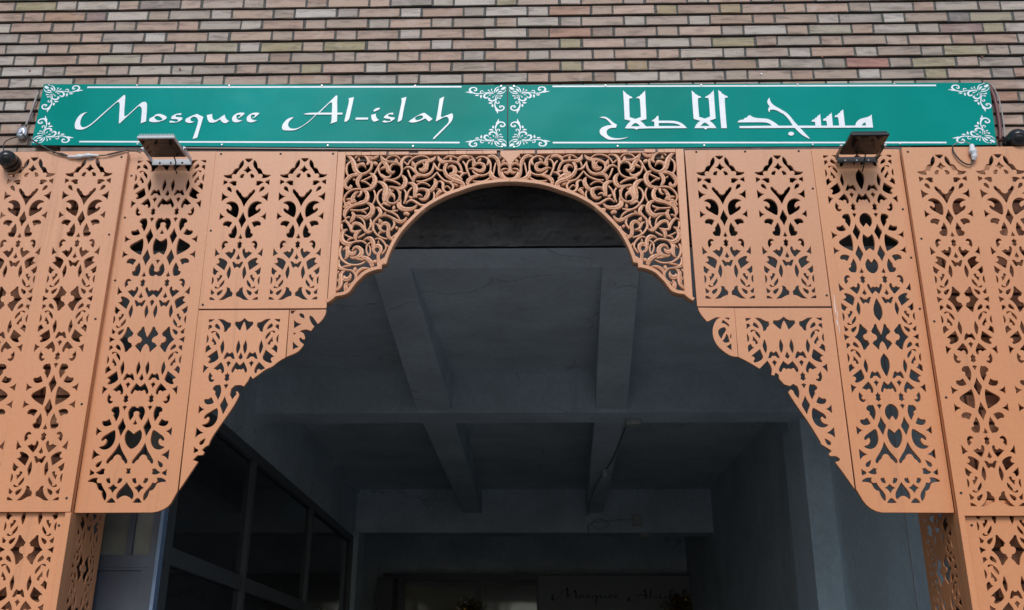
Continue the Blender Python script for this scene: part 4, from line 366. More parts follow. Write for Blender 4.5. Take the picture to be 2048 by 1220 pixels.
for (x0a, x1a, ya), (x0b, x1b, yb) in (((-0.955, -0.735, 0.599), (-1.045, -0.738, 3.819)), ((0.387, 0.604, 0.599), (0.517, 0.790, 3.819)),
                                       ((-1.04, -0.745, 4.171), (-1.0, -0.75, 9.189)), ((0.53, 0.80, 4.171), (0.68, 0.90, 9.189))):
    hexa('beam', CONC, ceil, [(x0a, ya, ZB+0.03), (x1a, ya, ZB+0.03), (x1b, yb, ZB+0.03), (x0b, yb, ZB+0.03), (x0a, ya, ZC-0.001), (x1a, ya, ZC-0.001), (x1b, yb, ZC-0.001), (x0b, yb, ZC-0.001)])
boxobj('fillet', CONC, ceil, -2.478, -2.44, 4.171, 9.189, ZC-0.05, ZC-0.002)
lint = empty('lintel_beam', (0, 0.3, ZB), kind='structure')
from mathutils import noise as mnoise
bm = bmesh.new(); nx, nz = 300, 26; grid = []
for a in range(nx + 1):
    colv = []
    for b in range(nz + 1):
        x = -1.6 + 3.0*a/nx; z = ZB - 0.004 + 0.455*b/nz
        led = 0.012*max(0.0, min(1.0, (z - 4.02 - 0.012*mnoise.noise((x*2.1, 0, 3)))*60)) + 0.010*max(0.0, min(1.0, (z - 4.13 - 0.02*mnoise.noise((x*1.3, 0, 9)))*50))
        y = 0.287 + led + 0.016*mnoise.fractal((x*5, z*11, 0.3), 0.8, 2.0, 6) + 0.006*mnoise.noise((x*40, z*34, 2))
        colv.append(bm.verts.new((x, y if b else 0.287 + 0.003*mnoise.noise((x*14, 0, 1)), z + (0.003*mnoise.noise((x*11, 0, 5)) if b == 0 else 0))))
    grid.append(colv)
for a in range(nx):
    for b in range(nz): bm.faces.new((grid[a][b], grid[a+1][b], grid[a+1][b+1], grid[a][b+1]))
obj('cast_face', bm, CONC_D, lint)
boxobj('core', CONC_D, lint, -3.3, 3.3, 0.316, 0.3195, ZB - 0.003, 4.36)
wl = empty('passage_wall_left', (-2.6, 5, 0), kind='structure')
boxobj('wall_band', CONC, wl, -2.75, -2.48, 0.6, 9.6, 3.61, ZC - 0.002)
boxobj('pier', CONC, wl, -2.75, -2.40, 9.02, 9.55, 0, 3.678)
boxobj('outer_wall', CONC, wl, -3.4, -3.3, 0.34, 17, 0, ZC)
boxobj('return_wall', CONC, wl, -3.3, -2.482, 0.45, 0.60, 0, ZC)
wr = empty('passage_wall_right', (2.6, 5, 0), kind='structure')
boxobj('near_wall', WALLP, wr, 2.56, 2.8, 2.30, 4.02, 0, ZC - 0.002)
boxobj('near_wall', WALLP, wr, 2.535, 2.8, 0.50, 2.28, 0, ZC - 0.004)
boxobj('corner_bead', WHITEM, wr, 2.528, 2.56, 2.28, 2.30, 0, ZC - 0.006)
boxobj('pier', WALLP, wr, 2.335, 2.8, 4.02, 4.68, 0, ZB)
boxobj('far_wall', CONC, wr, 2.39, 2.8, 4.68, 17, 0, ZC - 0.002)
boxobj('pier_jamb', WALLP, wr, 2.05, 2.8, 0.33, 0.498, 0, ZC - 0.008)
ew = empty('end_wall', (0, 13.3, 0), kind='structure')
boxobj('wall_band', CONC, ew, -3.3, 2.39, 11.9, 12.2, 3.27, ZC - 0.003); boxobj('wall_side', CONC, ew, -3.3, -2.43, 11.9, 12.2, 0, 3.269)
boxobj('rear_wall', CONC, ew, -3.4, 3.4, 17.0, 17.2, 0, ZC + 0.5)
# ---------------------------------------------------------------- brick building front
bw = empty('brick_facade', (0, 0.2, 0), 'weathered beige and pink brick wall with dark raked joints above the green signs', 'wall')
FY = 0.070                    # brick face
PER, COURSE, BH, X0, Z0 = 0.3692, 0.0754, 0.0582, -2.745, 5.408
SW, HW = 0.2330, 0.1115
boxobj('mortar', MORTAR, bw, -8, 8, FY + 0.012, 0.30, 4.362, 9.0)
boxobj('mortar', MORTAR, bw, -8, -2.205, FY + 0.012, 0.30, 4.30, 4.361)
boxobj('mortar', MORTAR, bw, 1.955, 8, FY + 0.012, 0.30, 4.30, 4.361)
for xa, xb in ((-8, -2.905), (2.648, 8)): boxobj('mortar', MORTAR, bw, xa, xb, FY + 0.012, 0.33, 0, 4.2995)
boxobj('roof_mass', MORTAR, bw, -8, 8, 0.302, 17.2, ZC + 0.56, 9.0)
def brick_mesh(w, seed):
    r = random.Random(seed); bm = bmesh.new(); box(bm, -w/2, w/2, 0, 0.09, -BH/2, BH/2)
    fr = [e for e in bm.edges if all(v.co.y < 0.001 for v in e.verts)]
    bmesh.ops.bevel(bm, geom=fr, offset=0.0022, segments=1, affect='EDGES')
    bmesh.ops.recalc_face_normals(bm, faces=bm.faces[:])
    for v in bm.verts:
        if v.co.y < 0.01: v.co += Vector((r.uniform(-1, 1)*0.0016, r.uniform(-1, 1)*0.0010, r.uniform(-1, 1)*0.0014))
    m = bpy.data.meshes.new('brick'); bm.to_mesh(m); bm.free(); return m
STR = [brick_mesh(SW, i) for i in range(7)]; HDR = [brick_mesh(HW, 20+i) for i in range(7)]
for m in STR + HDR: m.materials.append(BRICK)
front, rest = [], []
for row in range(-14, 72):
    zc = Z0 - COURSE*row - BH/2
    for n in range(-14, 30):
        for kind in (0, 1):
            # headers sit over the middle of stretchers
            xc = X0 + n*PER + (PER/2 if (kind + row) % 2 else 0.0)
            if xc < -7.5 or xc > 7.5: continue
            vis = -3.32 < xc < 2.98 and row <= 14 and row >= -1
            if row >= 8 and -2.70 < xc < 2.42: vis = False
            if zc < 4.36 and (-2.9 < xc < 2.62): continue
            if row >= -1 and vis: front.append((xc, zc, kind))
            elif row < 15 or xc < -3.02 or xc > 2.77: rest.append((xc, zc, kind))
front.sort(key=lambda q: abs(q[0] + 0.15) * 0.9 - (2.0 if 4.4 < q[1] < 5.42 else 0))
rest += front[300:]; front = front[:300]
for xc, zc, kind in front:
    o = obj('brick', random.choice(HDR if kind == 0 else STR), None, bw, (xc + random.uniform(-.0022, .0022), FY + random.uniform(-.0018, .0025), zc + random.uniform(-.0012, .0012)))
    o.rotation_euler = (random.uniform(-.012, .012), random.uniform(-.004, .004), random.uniform(-.008, .008))
bm = bmesh.new()
for xc, zc, kind in rest:
    w = HW if kind == 0 else SW; y = FY + random.uniform(-.002, .002)
    if zc < 4.36 and (-2.9 < xc < 2.62): continue
    box(bm, xc-w/2, xc+w/2, y, y+0.09, zc-BH/2, zc+BH/2)
bmesh.ops.recalc_face_normals(bm, faces=bm.faces[:])
tag(obj('brick_field', bm, BRICK_S, bw), kind='stuff')
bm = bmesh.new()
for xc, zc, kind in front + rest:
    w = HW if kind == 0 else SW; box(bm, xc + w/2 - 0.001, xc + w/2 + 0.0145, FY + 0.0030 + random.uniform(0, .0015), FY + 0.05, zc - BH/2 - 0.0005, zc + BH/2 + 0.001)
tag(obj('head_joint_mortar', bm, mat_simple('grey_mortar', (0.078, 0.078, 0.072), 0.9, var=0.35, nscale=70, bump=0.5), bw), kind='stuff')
# old drill holes and a splash on the brick face
def disc(name, mat, parent, x, y, z, r, dep=0.003, seg=12):
    return obj(name, lathe(bmesh.new(), [(r*0.75, -dep), (r, -dep*0.5), (r, 0.0)], seg=seg), mat, parent, (x, y, z))
RUST = mat_simple('rust_plug', (0.20, 0.06, 0.03), 0.7)
for x, z in ((-2.885, 4.93), (-2.02, 4.93), (1.62, 4.965), (0.92, 4.955), (2.51, 4.955)): disc('drill_hole', RUST, bw, x, FY - 0.003, z, 0.006, 0.002)
disc('drill_hole', STEEL, bw, 1.27, FY - 0.003, 4.855, 0.006, 0.003)
# painted brick piers behind the outer panels
for nm, xa, xb in (('left', -2.904, -2.262), ('right', 2.012, 2.647)):
    pr = empty('brick_pier', ((xa+xb)/2, 0.2, 0), 'peach painted brick pier behind the fretwork on the %s' % ('door side of the passage' if nm == 'left' else 'pale blue wall side of the passage'), 'pier')
    boxobj('mortar', MORTAR_P, pr, xa, xb, FY + 0.030, 0.33, 0, 4.299)
    bm = bmesh.new(); x_lo, x_hi = xa, xb
    for row in range(15, 72):
        zc = Z0 - COURSE*row - BH/2
        for n in range(-8, 22):
            for kind in (0, 1):
                xc = X0 + n*PER + (PER/2 if (kind + row) % 2 else 0.0); w = HW if kind == 0 else SW
                a, b = max(xc-w/2, x_lo), min(xc+w/2, x_hi)
                if b - a < 0.02: continue
                y = FY + 0.018 + random.uniform(-.002, .002); box(bm, a, b, y, y+0.05, zc-BH/2, zc+BH/2)
    bmesh.ops.recalc_face_normals(bm, faces=bm.faces[:])
    tag(obj('brick_field', bm, BRICK_P, pr), kind='stuff')
# ---------------------------------------------------------------- fretwork pattern
MM = 0.001
def full(half):
    # centre shape given as its left half from axis to axis
    return half + [(-x, z) for x, z in half[-2:0:-1]]
def mir(p): return [(-x, z) for x, z in reversed(p)]
def flipz(p): return [(x, -z) for x, z in reversed(p)]
def shift(p, dx, dz): return [((x)*MM + dx, z*MM + dz) for x, z in p]
D01 = 514.0
def narrow(parts, x, z0):
    # parts: list of (block, flip, z offset in mm); returns holes in metres
    H = []
    for blk, fl, dz in parts:
        C, S = {'crown': (NARROW['crown_c'], NARROW['crown_h']), 'b': (NARROW['b_c'], NARROW['b_h']), 'cut': ({}, NARROW['cut_h']),
                'mid': ({}, NARROW['mid_h']), 'heart': ({}, NARROW['heart_h'])}[blk]
        for k, p in list(C.items()):
            q = full(p); H.append((flipz(q) if fl else q, dz))
        for k, p in S.items():
            for q in (p, mir(p)):
                H.append((flipz(q) if fl else q, dz))
                if k == 'htri': H.append((flipz(q), dz))
    return [shift(p, x, z0 + dz*MM) for p, dz in H]
def wide(parts, x, z0, d, variant):
    # two columns d either side of the axis; inner halves replaced by merged centre shapes
    H = []; k = lambda p: (lambda m: [(q[0]*(m-(63-d))/m, q[1]) for q in p])(max(-q[0] for q in p))
    for blk, fl, dz in parts:
        C, S, W = {'crown': (NARROW['crown_c'], NARROW['crown_h'], NARROW['wcr_c']), 'b': (NARROW['b_c'], NARROW['b_h'], NARROW['wb_c']),
                   'cut': ({}, NARROW['cut_h'], NARROW['wcut_c']), 'mid': ({}, NARROW['mid_h'], NARROW['wmid_c']), 'heart': ({}, NARROW['heart_h'], NARROW['wh_c'])}[blk]
        f = flipz if fl else (lambda p: p)
        for nme, p in C.items():
            for s in (-1, 1): H.append((f([(a + s*d, b) for a, b in full(p)]), dz))
        for nme, p in S.items():
            left = [(a - d, b) for a, b in p]
            for q in (left, mir(left)):
                H.append((f(q), dz))
                if nme == 'htri': H.append((flipz(q), dz))
            if nme in ('lens',) and variant != 'R' or nme == 'comma':
                inner = [(a - d, b) for a, b in mir(p)]
                for q in (inner, mir(inner)): H.append((f(q), dz))
        for nme, p in W.items():
            if variant == 'R' and nme in ('mdia', 'keytri', 'smallx'): continue
            if variant == 'R' and nme == 'key': p = NARROW['keyR_c']['keyR']
            elif nme not in ('mdia', 'keytri'): p = k(p)
            q = full(p); H.append((f(q), dz))
            if nme in ('key', 'keytri'): H.append((flipz(q), dz))
        if blk == 'crown':     # the hole with the knob that sits above the crown
            kp = NARROW['keyR_c']['keyR'] if variant == 'R' else k(NARROW['wh_c']['key'])
            H.append((f([(a, b + D01) for a, b in flipz(full(kp))]), dz))
            if variant != 'R': H.append((f([(a, b + D01) for a, b in flipz(full(NARROW['wh_c']['keytri']))]), dz))
        if blk == 'b' and variant == 'R': H.append((f(full(NARROW['lensR_c']['lensR'])), dz))
    return [shift(p, x, z0 + dz*MM) for p, dz in H]
def inside(pt, poly):
    x, z = pt; c = False; n = len(poly)
    for i in range(n):
        (x1, z1), (x2, z2) = poly[i], poly[i-1]
        if (z1 > z) != (z2 > z) and x < (x2-x1)*(z-z1)/(z2-z1)+x1: c = not c
    return c
def edge_dist(pt, poly):
    p = Vector(pt); best = 9
    for i in range(len(poly)):
        a, b = Vector(poly[i-1]), Vector(poly[i]); d = b - a
        t = max(0, min(1, (p-a).dot(d)/max(d.length_squared, 1e-12))); best = min(best, (p-a-d*t).length)
    return best
def slots(xs, z0, z1, holes, tilt=0.0, w=0.0011):
    # hairline joints between the glued boards: thin through-cuts in the solid stretches
    out = []
    for x in xs:
        iv = []
        for h in holes:
            if min(p[0] for p in h) - 0.003 < x < max(p[0] for p in h) + 0.003:
                zs = [p[1] for p in h if abs(p[0]-x) < 0.03]
                if zs: iv.append((min(p[1] for p in h) - 0.004, max(p[1] for p in h) + 0.004))
        iv.sort(); z = z0 + 0.004
        for a, b in iv + [(z1 - 0.004, z1)]:
            if a - z > 0.045: j = random.uniform(-.0012, .0012); k = j + random.uniform(-.0007, .0007); out.append([(x-w/2+j, z), (x+w/2+j, z), (x+w/2+k, a), (x-w/2+k, a)])
            z = max(z, b)
    return out
def screws(parent, pts, y, mat=None, r=0.0062):
    for x, z in pts: disc('screw', mat or SCREW, parent, x, y, z, r, 0.0018)
def panel(label, outline, holes, y, thick, mat, seams, group=None, scr=(), name='fretwork_panel', bev=0.0008):
    xs = [p[0] for p in outline]; zs = [p[1] for p in outline]; cx, cz = sum((min(xs), max(xs)))/2, min(zs)
    hs = [grow(smooth_poly(h), 0.0011) for h in holes]
    sl = slots(seams, min(zs), max(zs), hs) if seams else []
    loc = lambda P: [(a-cx, b-cz) for a, b in P]
    root = empty(name, (cx, y, cz), label, 'panel', group)
    area = lambda P: abs(sum(P[i-1][0]*P[i][1] - P[i][0]*P[i-1][1] for i in range(len(P))))/2
    want = area(outline) - sum(area(h) for h in hs)
    # keep only a set of joints that the fill copes with
    for cand in (hs + sl, hs + sl[::2], hs + sl[1::2], hs, [smooth_poly(h) for h in holes]):
        me = plate(loc(outline), [loc(h) for h in cand], thick, bev)
        got = sum(f.area for f in me.polygons if f.normal.y < -0.9)
        if abs(got/want - 1) < 0.03: break
    board = obj('board', me, mat, root, (cx, y, cz))
    screws(root, scr, y - 0.0004)
    return root
TOPZ = 4.352
def rect(x0, x1, z0, z1): return [(x0, z0), (x1, z0), (x1, z1), (x0, z1)]
N_OUTER = [('crown', 0, 0), ('b', 0, 0), ('mid', 0, 0), ('b', 1, 0), ('heart', 0, -D01), ('b', 0, -2*D01), ('cut', 0, -2*D01)]
N_SMALL = [('crown', 0, 0), ('b', 0, 0), ('cut', 0, 0)]
OY = -0.035
GP = 'peach fretwork panels of the arch screen'
# outer panels
for ex, xa, xb, cols, ztop, zbot, mt, sd in (('L', -2.890, -2.198, (-2.6995, -2.3885), 4.343, 2.405, PEACH, 'left'), ('R', 1.9445, 2.632, (2.1330, 2.4385), 4.322, 2.385, PEACH2, 'right')):
    hs = []; z0 = 3.4865 if ex == 'L' else 3.4555
    for c in cols: hs += narrow(N_OUTER, c, z0)
    inner = xb if ex == 'L' else xa; s = -1 if ex == 'L' else 1
    sc = [(inner + s*0.028, z) for z in ((4.305, 3.845, 3.375, 2.93, 2.47) if ex == 'L' else (4.295, 3.79, 3.34, 2.95, 2.49))]
    panel('tall two column fretwork panel %s' % ('with the sagging white taped cable across its top' if ex == 'L' else 'with the white tape bundle hanging at its top'),
          rect(xa, xb, zbot, ztop), hs, OY, 0.013, mt, [cols[0]+0.10, cols[0]-0.045, cols[1]-0.06, cols[1]+0.045] if ex == 'R' else [cols[0]+0.04, cols[1]+0.02], GP, sc)
    # filler strip closing the edge of the proud panel
    boxobj('edge_strip', mt, None, *((xb - 0.022, xb - 0.001) if ex == 'L' else (xa + 0.001, xa + 0.022)), OY + 0.0135, -0.0008, zbot, ztop - 0.004).name = 'edge_strip'
# wide panels
W_TALL = [('cut', 1, 2*D01), ('b', 1, 2*D01), ('heart', 0, D01), ('b', 0, 0), ('mid', 0, 0), ('b', 1, 0), ('crown', 1, 0)]
WOUT_L = [(-2.196, 2.4065), (-1.8225, 2.4077), (-1.795, 2.4125), (-1.7673, 2.4242), (-1.751, 2.436), (-1.7374, 2.4526), (-1.7132, 2.5096), (-1.7195, 3.438), (-1.7300, 4.355), (-2.205, 4.357)]
WOUT_R = [(1.9425, 2.4045), (1.9425, 4.331), (1.4782, 4.338), (1.4915, 3.434), (1.5020, 2.5157), (1.5275, 2.4617), (1.541, 2.4415), (1.56, 2.4244), (1.583, 2.412), (1.6077, 2.4059)]
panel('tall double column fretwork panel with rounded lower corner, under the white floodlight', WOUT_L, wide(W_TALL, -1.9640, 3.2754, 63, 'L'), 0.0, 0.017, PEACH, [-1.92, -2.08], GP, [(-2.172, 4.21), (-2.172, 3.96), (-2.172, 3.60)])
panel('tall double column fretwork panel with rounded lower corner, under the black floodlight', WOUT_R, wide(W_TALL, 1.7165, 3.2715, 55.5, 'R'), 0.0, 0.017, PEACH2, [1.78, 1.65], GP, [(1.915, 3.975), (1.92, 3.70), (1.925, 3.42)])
sc_o = [o for o in COL.objects if o.name.startswith('fretwork_panel') and 'black floodlight' in o.get('label', '') and 'tall' in o['label']][0]
rq = random.Random(4)
for k in range(5):
    x = 1.507 + rq.uniform(-.004, .006); za = 3.52 - 0.045*k + rq.uniform(-.02, .02); l = rq.uniform(0.03, 0.09); w = rq.uniform(.0008, .0022)
    obj('paint_scuff', plate([(x, za-l), (x+w, za-l*0.7), (x+w*1.3, za-l*.2), (x+w*.4, za), (x-w*.5, za-l*.4)], [], 0.0006, 0.0001), WHITE, sc_o, (0, -0.0005 - 0.00012*k, 0))
# small two column panels
panel('short two column fretwork panel beside the carved arch, on the white floodlight side', [(-1.7285, 4.354), (-1.7185, 3.4405), (-1.0640, 3.4405), (-1.0665, 4.3475)], narrow(N_SMALL, -1.5450, 3.4872) + narrow(N_SMALL, -1.2400, 3.4872), 0.0, 0.015, PEACH, [-1.452, -1.270, -1.195, -1.66], GP,
      [(-1.70, 4.338), (-1.375, 4.336), (-1.09, 4.334), (-1.705, 3.88), (-1.70, 3.462)])
panel('short two column fretwork panel beside the carved arch, on the black floodlight side', [(0.8045, 4.3365), (0.8145, 3.4395), (1.4865, 3.4365), (1.4760, 4.3365)], narrow(N_SMALL, 0.9850, 3.4800) + narrow(N_SMALL, 1.2930, 3.4790), 0.0, 0.015, PEACH, [1.135, 1.345, 0.948, 1.075], GP,
      [(0.865, 4.325), (1.125, 4.325), (1.41, 4.325), (1.462, 4.10), (1.470, 3.495)])
# diagonal brackets: pattern clipped by the cut edge
def clipped(holes, outline, margin=0.006):
    return [h for h in holes if all(inside(p, outline) and edge_dist(p, outline) > margin for p in h)]
W_DIAG = [('cut', 1, 0), ('b', 1, 0), ('crown', 1, 0)]
for nm, key, ax, m0, d, lab, mt, hs in (('L', 'dl', -1.478, 3.3845, 57.5, 'white floodlight', PEACH, 'dlsh'), ('R', 'dr', 1.2425, 3.377, 66, 'black floodlight', PEACH, 'drsh')):
    ol = smooth_poly([(a*MM, b*MM) for a, b in DIAG[key]], 35)
    hh = clipped([smooth_poly(h) for h in wide(W_DIAG, ax, m0, d, nm if nm == 'L' else 'D')], ol)
    panel('diagonal fretwork bracket with ragged sawn edge, next to the tall panel under the %s' % lab, ol, hh, 0.0006, 0.017, mt, None, GP, ())
    ol = smooth_poly([(a*MM, b*MM) for a, b in DIAG[key+'s']], 35)
    panel('small scalloped fretwork offcut below the carved arch end, on the %s side' % lab, ol, [[(a*MM, b*MM) for a, b in h] for h in DIAG[hs]], 0.0003, 0.017, mt, None, GP, ())
# lower pier cladding: front panels and side returns
N_LOW = [('b', 1, 0), ('heart', 0, -D01), ('b', 0, -2*D01), ('mid', 0, -2*D01), ('b', 1, -2*D01), ('heart', 0, -3*D01)]
for ex, xa, xb, cols, mt in (('L', -2.890, -2.222, (-2.6995, -2.3885), PEACH), ('R', 1.975, 2.632, (2.1560, 2.4600), PEACH2)):
    zt = 2.46
    hs = []
    low = [('mid', 0, 0)] + N_LOW
    ol = rect(xa, xb, 0.55, zt)
    for c in cols: hs += narrow([('b', 0, 0)] + low, c, 2.232)
    hs = [h for h in hs if max(p[1] for p in h) < zt - 0.006 and min(p[1] for p in h) > 0.60]
    panel('lower fretwork panel cladding the pier foot, below the tall panel with %s' % ('the white taped cable' if ex == 'L' else 'the hanging tape bundle'), ol, hs, OY + 0.022, 0.013, mt, [cols[0]+0.1], GP,
          [((xb - 0.03) if ex == 'L' else (xa + 0.032), 2.345)])
    px = (-2.2205, -2.192) if ex == 'L' else (1.9435, 1.9735)
    tag(boxobj('corner_post', mt, None, px[0], px[1], OY - 0.002, 0.028, 0.2, 2.402 if ex == 'L' else 2.400, 0.0015), 'narrow peach corner post edging the pier beside the %s' % ('blue panelled door' if ex == 'L' else 'pale blue wall'), 'post')
    # side return lies in a plane of constant x, reaching into the passage
    hs = narrow([('b', 0, 0)] + low, 0.0, 2.17)
    hs = [smooth_poly(h) for h in hs if max(p[1] for p in h) < 2.49 and min(p[1] for p in h) > 0.60]
    L = 0.33 if ex == 'L' else 0.44
    hs = [grow([(p[0]*(0.98 if ex == 'L' else 1.30), p[1]) for p in h], 0.0015) for h in hs]
    me = plate(rect(-L/2, L/2, 0.55, 2.50), hs, 0.007)
    root = empty('fretwork_panel', (px[1] - 0.004 if ex == 'L' else px[0] + 0.004, 0.03 + L/2, 0.55), 'shaded fretwork return panel on the inner face of the pier beside the %s' % ('blue panelled door' if ex == 'L' else 'pale blue wall'), 'panel', GP)
    me.transform(Matrix.Translation((0, 0, -0.55)))
    b = obj('board', me, mt, root, root.location); root.rotation_euler.z = math.radians(90 if ex == 'L' else -90)
for o in [o for o in COL.objects if o.name.startswith('edge_strip')]:
    tag(o, 'thin peach edge strip along the tall outer panel beside the %s' % ('white floodlight' if o.location.x < 0 else 'black floodlight'), 'strip')
# ---------------------------------------------------------------- carved arch spandrel
SAX = -0.133
arch = empty('carved_arch_panel', (SAX, 0.0, 3.44), 'pierced arch panel carved with scrolling vines and leaves above the passage opening', 'arch panel')
def ribbon(pts, kind, top, deep):
    P = catmull([(x*MM, z*MM, w*MM) for x, z, w in pts], 0.0032); n = len(P); bm = bmesh.new(); rings = []
    s = 0.0; rr = random.Random(int(pts[0][0]*7 + pts[0][1]*13)); per = rr.uniform(0.019, 0.025)
    if kind == 'l': prof = [(-1, 0.0), (-1, 0.74), (-0.86, 0.90), (-0.34, 0.97), (-0.15, 1.0), (-0.05, 0.80), (0.04, 0.80), (0.14, 0.98), (0.80, 0.93), (1, 0.76), (1, 0.0)]
    elif kind == 'b': prof = [(-1, 0.0), (-1, 0.55), (-0.7, 0.86), (0, 1.0), (0.7, 0.84), (1, 0.55), (1, 0.0)]
    else: prof = [(-1, 0.0), (-1, 0.66), (-0.74, 0.90), (-0.3, 0.98), (0.3, 0.98), (0.74, 0.90), (1, 0.66), (1, 0.0)]
    side = rr.choice((-1, 1))
    for i, p in enumerate(P):
        d = (P[min(i+1, n-1)].xy - P[max(i-1, 0)].xy)
        if d.length < 1e-9: d = Vector((1, 0))
        d.normalize(); nx, nz = -d.y, d.x
        if i: s += (p.xy - P[i-1].xy).length
        w = max(p.z * (0.95 if kind != 'v' else 0.86), 0.002) / 2; ph = (s / per) % 1.0
        fade = min(1.0, 0.30 + 2.6*min(i, n-1-i)/max(n-1, 1)*1.0)
        ring = []
        for u, h in prof:
            uu = u; hh = h
            if kind == 'l' and u*side > 0.15 and w > 0.0085:
                uu = u*(1.05 - 0.14*ph); hh = h*(0.80 if ph < 0.16 else 1.0 - 0.08*ph) if h > 0.3 else h      # notched leaf lobes on one side
            y = top + deep*(1.0 - hh*(0.70 + 0.30*fade)) if h > 0 else top + deep
            ring.append(bm.verts.new((p.x + nx*w*uu, y, p.y + nz*w*uu)))
        rings.append(ring)
    m = len(prof)
    for a, b in zip(rings, rings[1:]):
        for k in range(m - 1): bm.faces.new((a[k], b[k], b[k+1], a[k+1]))
        bm.faces.new((a[m-1], b[m-1], b[0], a[0]))
    bm.faces.new(rings[0]); bm.faces.new(rings[-1][::-1])
    bmesh.ops.recalc_face_normals(bm, faces=bm.faces[:])
    return bm
rs = random.Random(5)
for i, (kind, pts) in enumerate(SCROLLS):
    top = {'l': 0.000, 'b': 0.002, 'v': 0.004}[kind] + rs.uniform(0, 0.002); deep = 0.019 - top + rs.uniform(0, .001)
    nm = {'l': 'carved_leaf', 'b': 'carved_bud', 'v': 'carved_vine'}[kind]
    o = obj(nm, ribbon(pts, kind, top, deep), PEACH_C, arch, (SAX, 0, 0))
    c = obj(nm, o.data, None, arch, (SAX, 0, 0)); c.scale.x = -1
# centre shield
sh = [(0, 4.345), (-0.052, 4.345), (-0.053, 4.318), (-0.03, 4.296), (-0.012, 4.272), (0, 4.250)]
obj('shield', plate(sh + [(-x, z) for x, z in sh[-2:0:-1]], [], 0.03), PEACH, arch, (SAX, 0.0015, 0))
# rail under the carving: band along the arch edge
def band(line, width, up=True):
    P = [Vector(p) for p in line]; off = []
    for i, p in enumerate(P):
        d = (P[min(i+1, len(P)-1)] - P[max(i-1, 0)]).normalized(); off.append(p + Vector((-d.y, d.x))*width)
    return [tuple(p) for p in P] + [tuple(p) for p in reversed(off)]
R0 = [(a*MM, b*MM) for a, b in RAIL]
brk = 14
def rail_mesh(seg, w, th, cap_axis=False):
    line = smooth_line(seg); poly = band(line, w)
    if cap_axis: poly = [(min(x, -0.0006), z) for x, z in poly]
    return plate(poly, [], th, 0.0015)
def smooth_line(seg):
    P = catmull([(x, z, 0) for x, z in seg], 0.012); return [(p.x, p.y) for p in P]
lo, hi = R0[:brk], R0[brk+1:]
for seg, cap in ((lo, False), (hi, True)):
    me = rail_mesh(seg, 0.019, 0.048, cap)
    a = obj('arch_rail', me, PEACH, arch, (SAX, -0.003, 0)); b = obj('arch_rail', me, None, arch, (SAX, -0.003, 0)); b.scale.x = -1
blk = [(R0[13][0]-0.016, R0[13][1]-0.001), (R0[13][0]+0.004, R0[13][1]), (R0[14][0]+0.002, R0[14][1]), (R0[15][0], R0[15][1]), (R0[15][0]-0.006, R0[15][1]+0.045), (R0[15][0]-0.028, R0[15][1]+0.028), (R0[15][0]-0.050, R0[15][1]+0.012), (R0[13][0]-0.022, R0[13][1]+0.020)]
me = plate(blk, [], 0.044, 0.0015)
a = obj('rail_step', me, PEACH, arch, (SAX, -0.0012, 0)); b = obj('rail_step', me, None, arch, (SAX, -0.0012, 0)); b.scale.x = -1
# side stiles and broken top strip
st = [(-0.9305, 4.3455), (-0.9290, 3.470), (-0.9260, 3.470), (-0.905, 3.487), (-0.889, 3.520), (-0.889, 4.3455)]
me = plate(st, [], 0.03, 0.0012)
a = obj('stile', me, PEACH, arch, (SAX, 0.0005, 0)); b = obj('stile', me, None, arch, (SAX, 0.0005, 0)); b.scale.x = -1
rs = random.Random(3); x = -0.8885
while x < 0.885:
    w = rs.choice((0.035, 0.05, 0.06, 0.075, 0.09)); w = min(w, 0.888 - x)
    if abs(x + w/2) > 0.055 and w > 0.012:
        z1 = 4.3465 - rs.choice((0, 0, 0.001, 0.002)); z0 = 4.326
        if rs.random() < 0.10: z1 -= 0.012
        boxobj('top_strip', PEACH, arch, SAX + x + 0.0006, SAX + x + w - 0.0006, 0.001 + rs.uniform(0, .002), 0.03, z0, z1, 0.0008)
    x += w + (0.012 if rs.random() < 0.08 else 0.0)
# ---------------------------------------------------------------- ledger between signs and screen
lb = hexa('ledger_board', BOARD, None, [(-2.60, 0.024, 4.30), (2.02, 0.024, 4.30), (2.02, 0.066, 4.30), (-2.60, 0.066, 4.30), (-2.60, 0.024, 4.402), (2.02, 0.024, 4.358), (2.02, 0.066, 4.358), (-2.60, 0.066, 4.402)])
tag(lb, 'dark brown timber ledger running between the green signs and the screen', 'board')
ea = hexa('edge_angle', mat_simple('dull_metal_angle', (0.20, 0.165, 0.155), 0.5, 0.3), None, [(-2.0, 0.014, 4.386), (-0.17, 0.014, 4.354), (-0.17, 0.0235, 4.354), (-2.0, 0.0235, 4.386), (-2.0, 0.014, 4.392), (-0.17, 0.014, 4.360), (-0.17, 0.0235, 4.360), (-2.0, 0.0235, 4.392)])
tag(ea, 'thin dull metal angle under the green sign with latin lettering', 'trim')
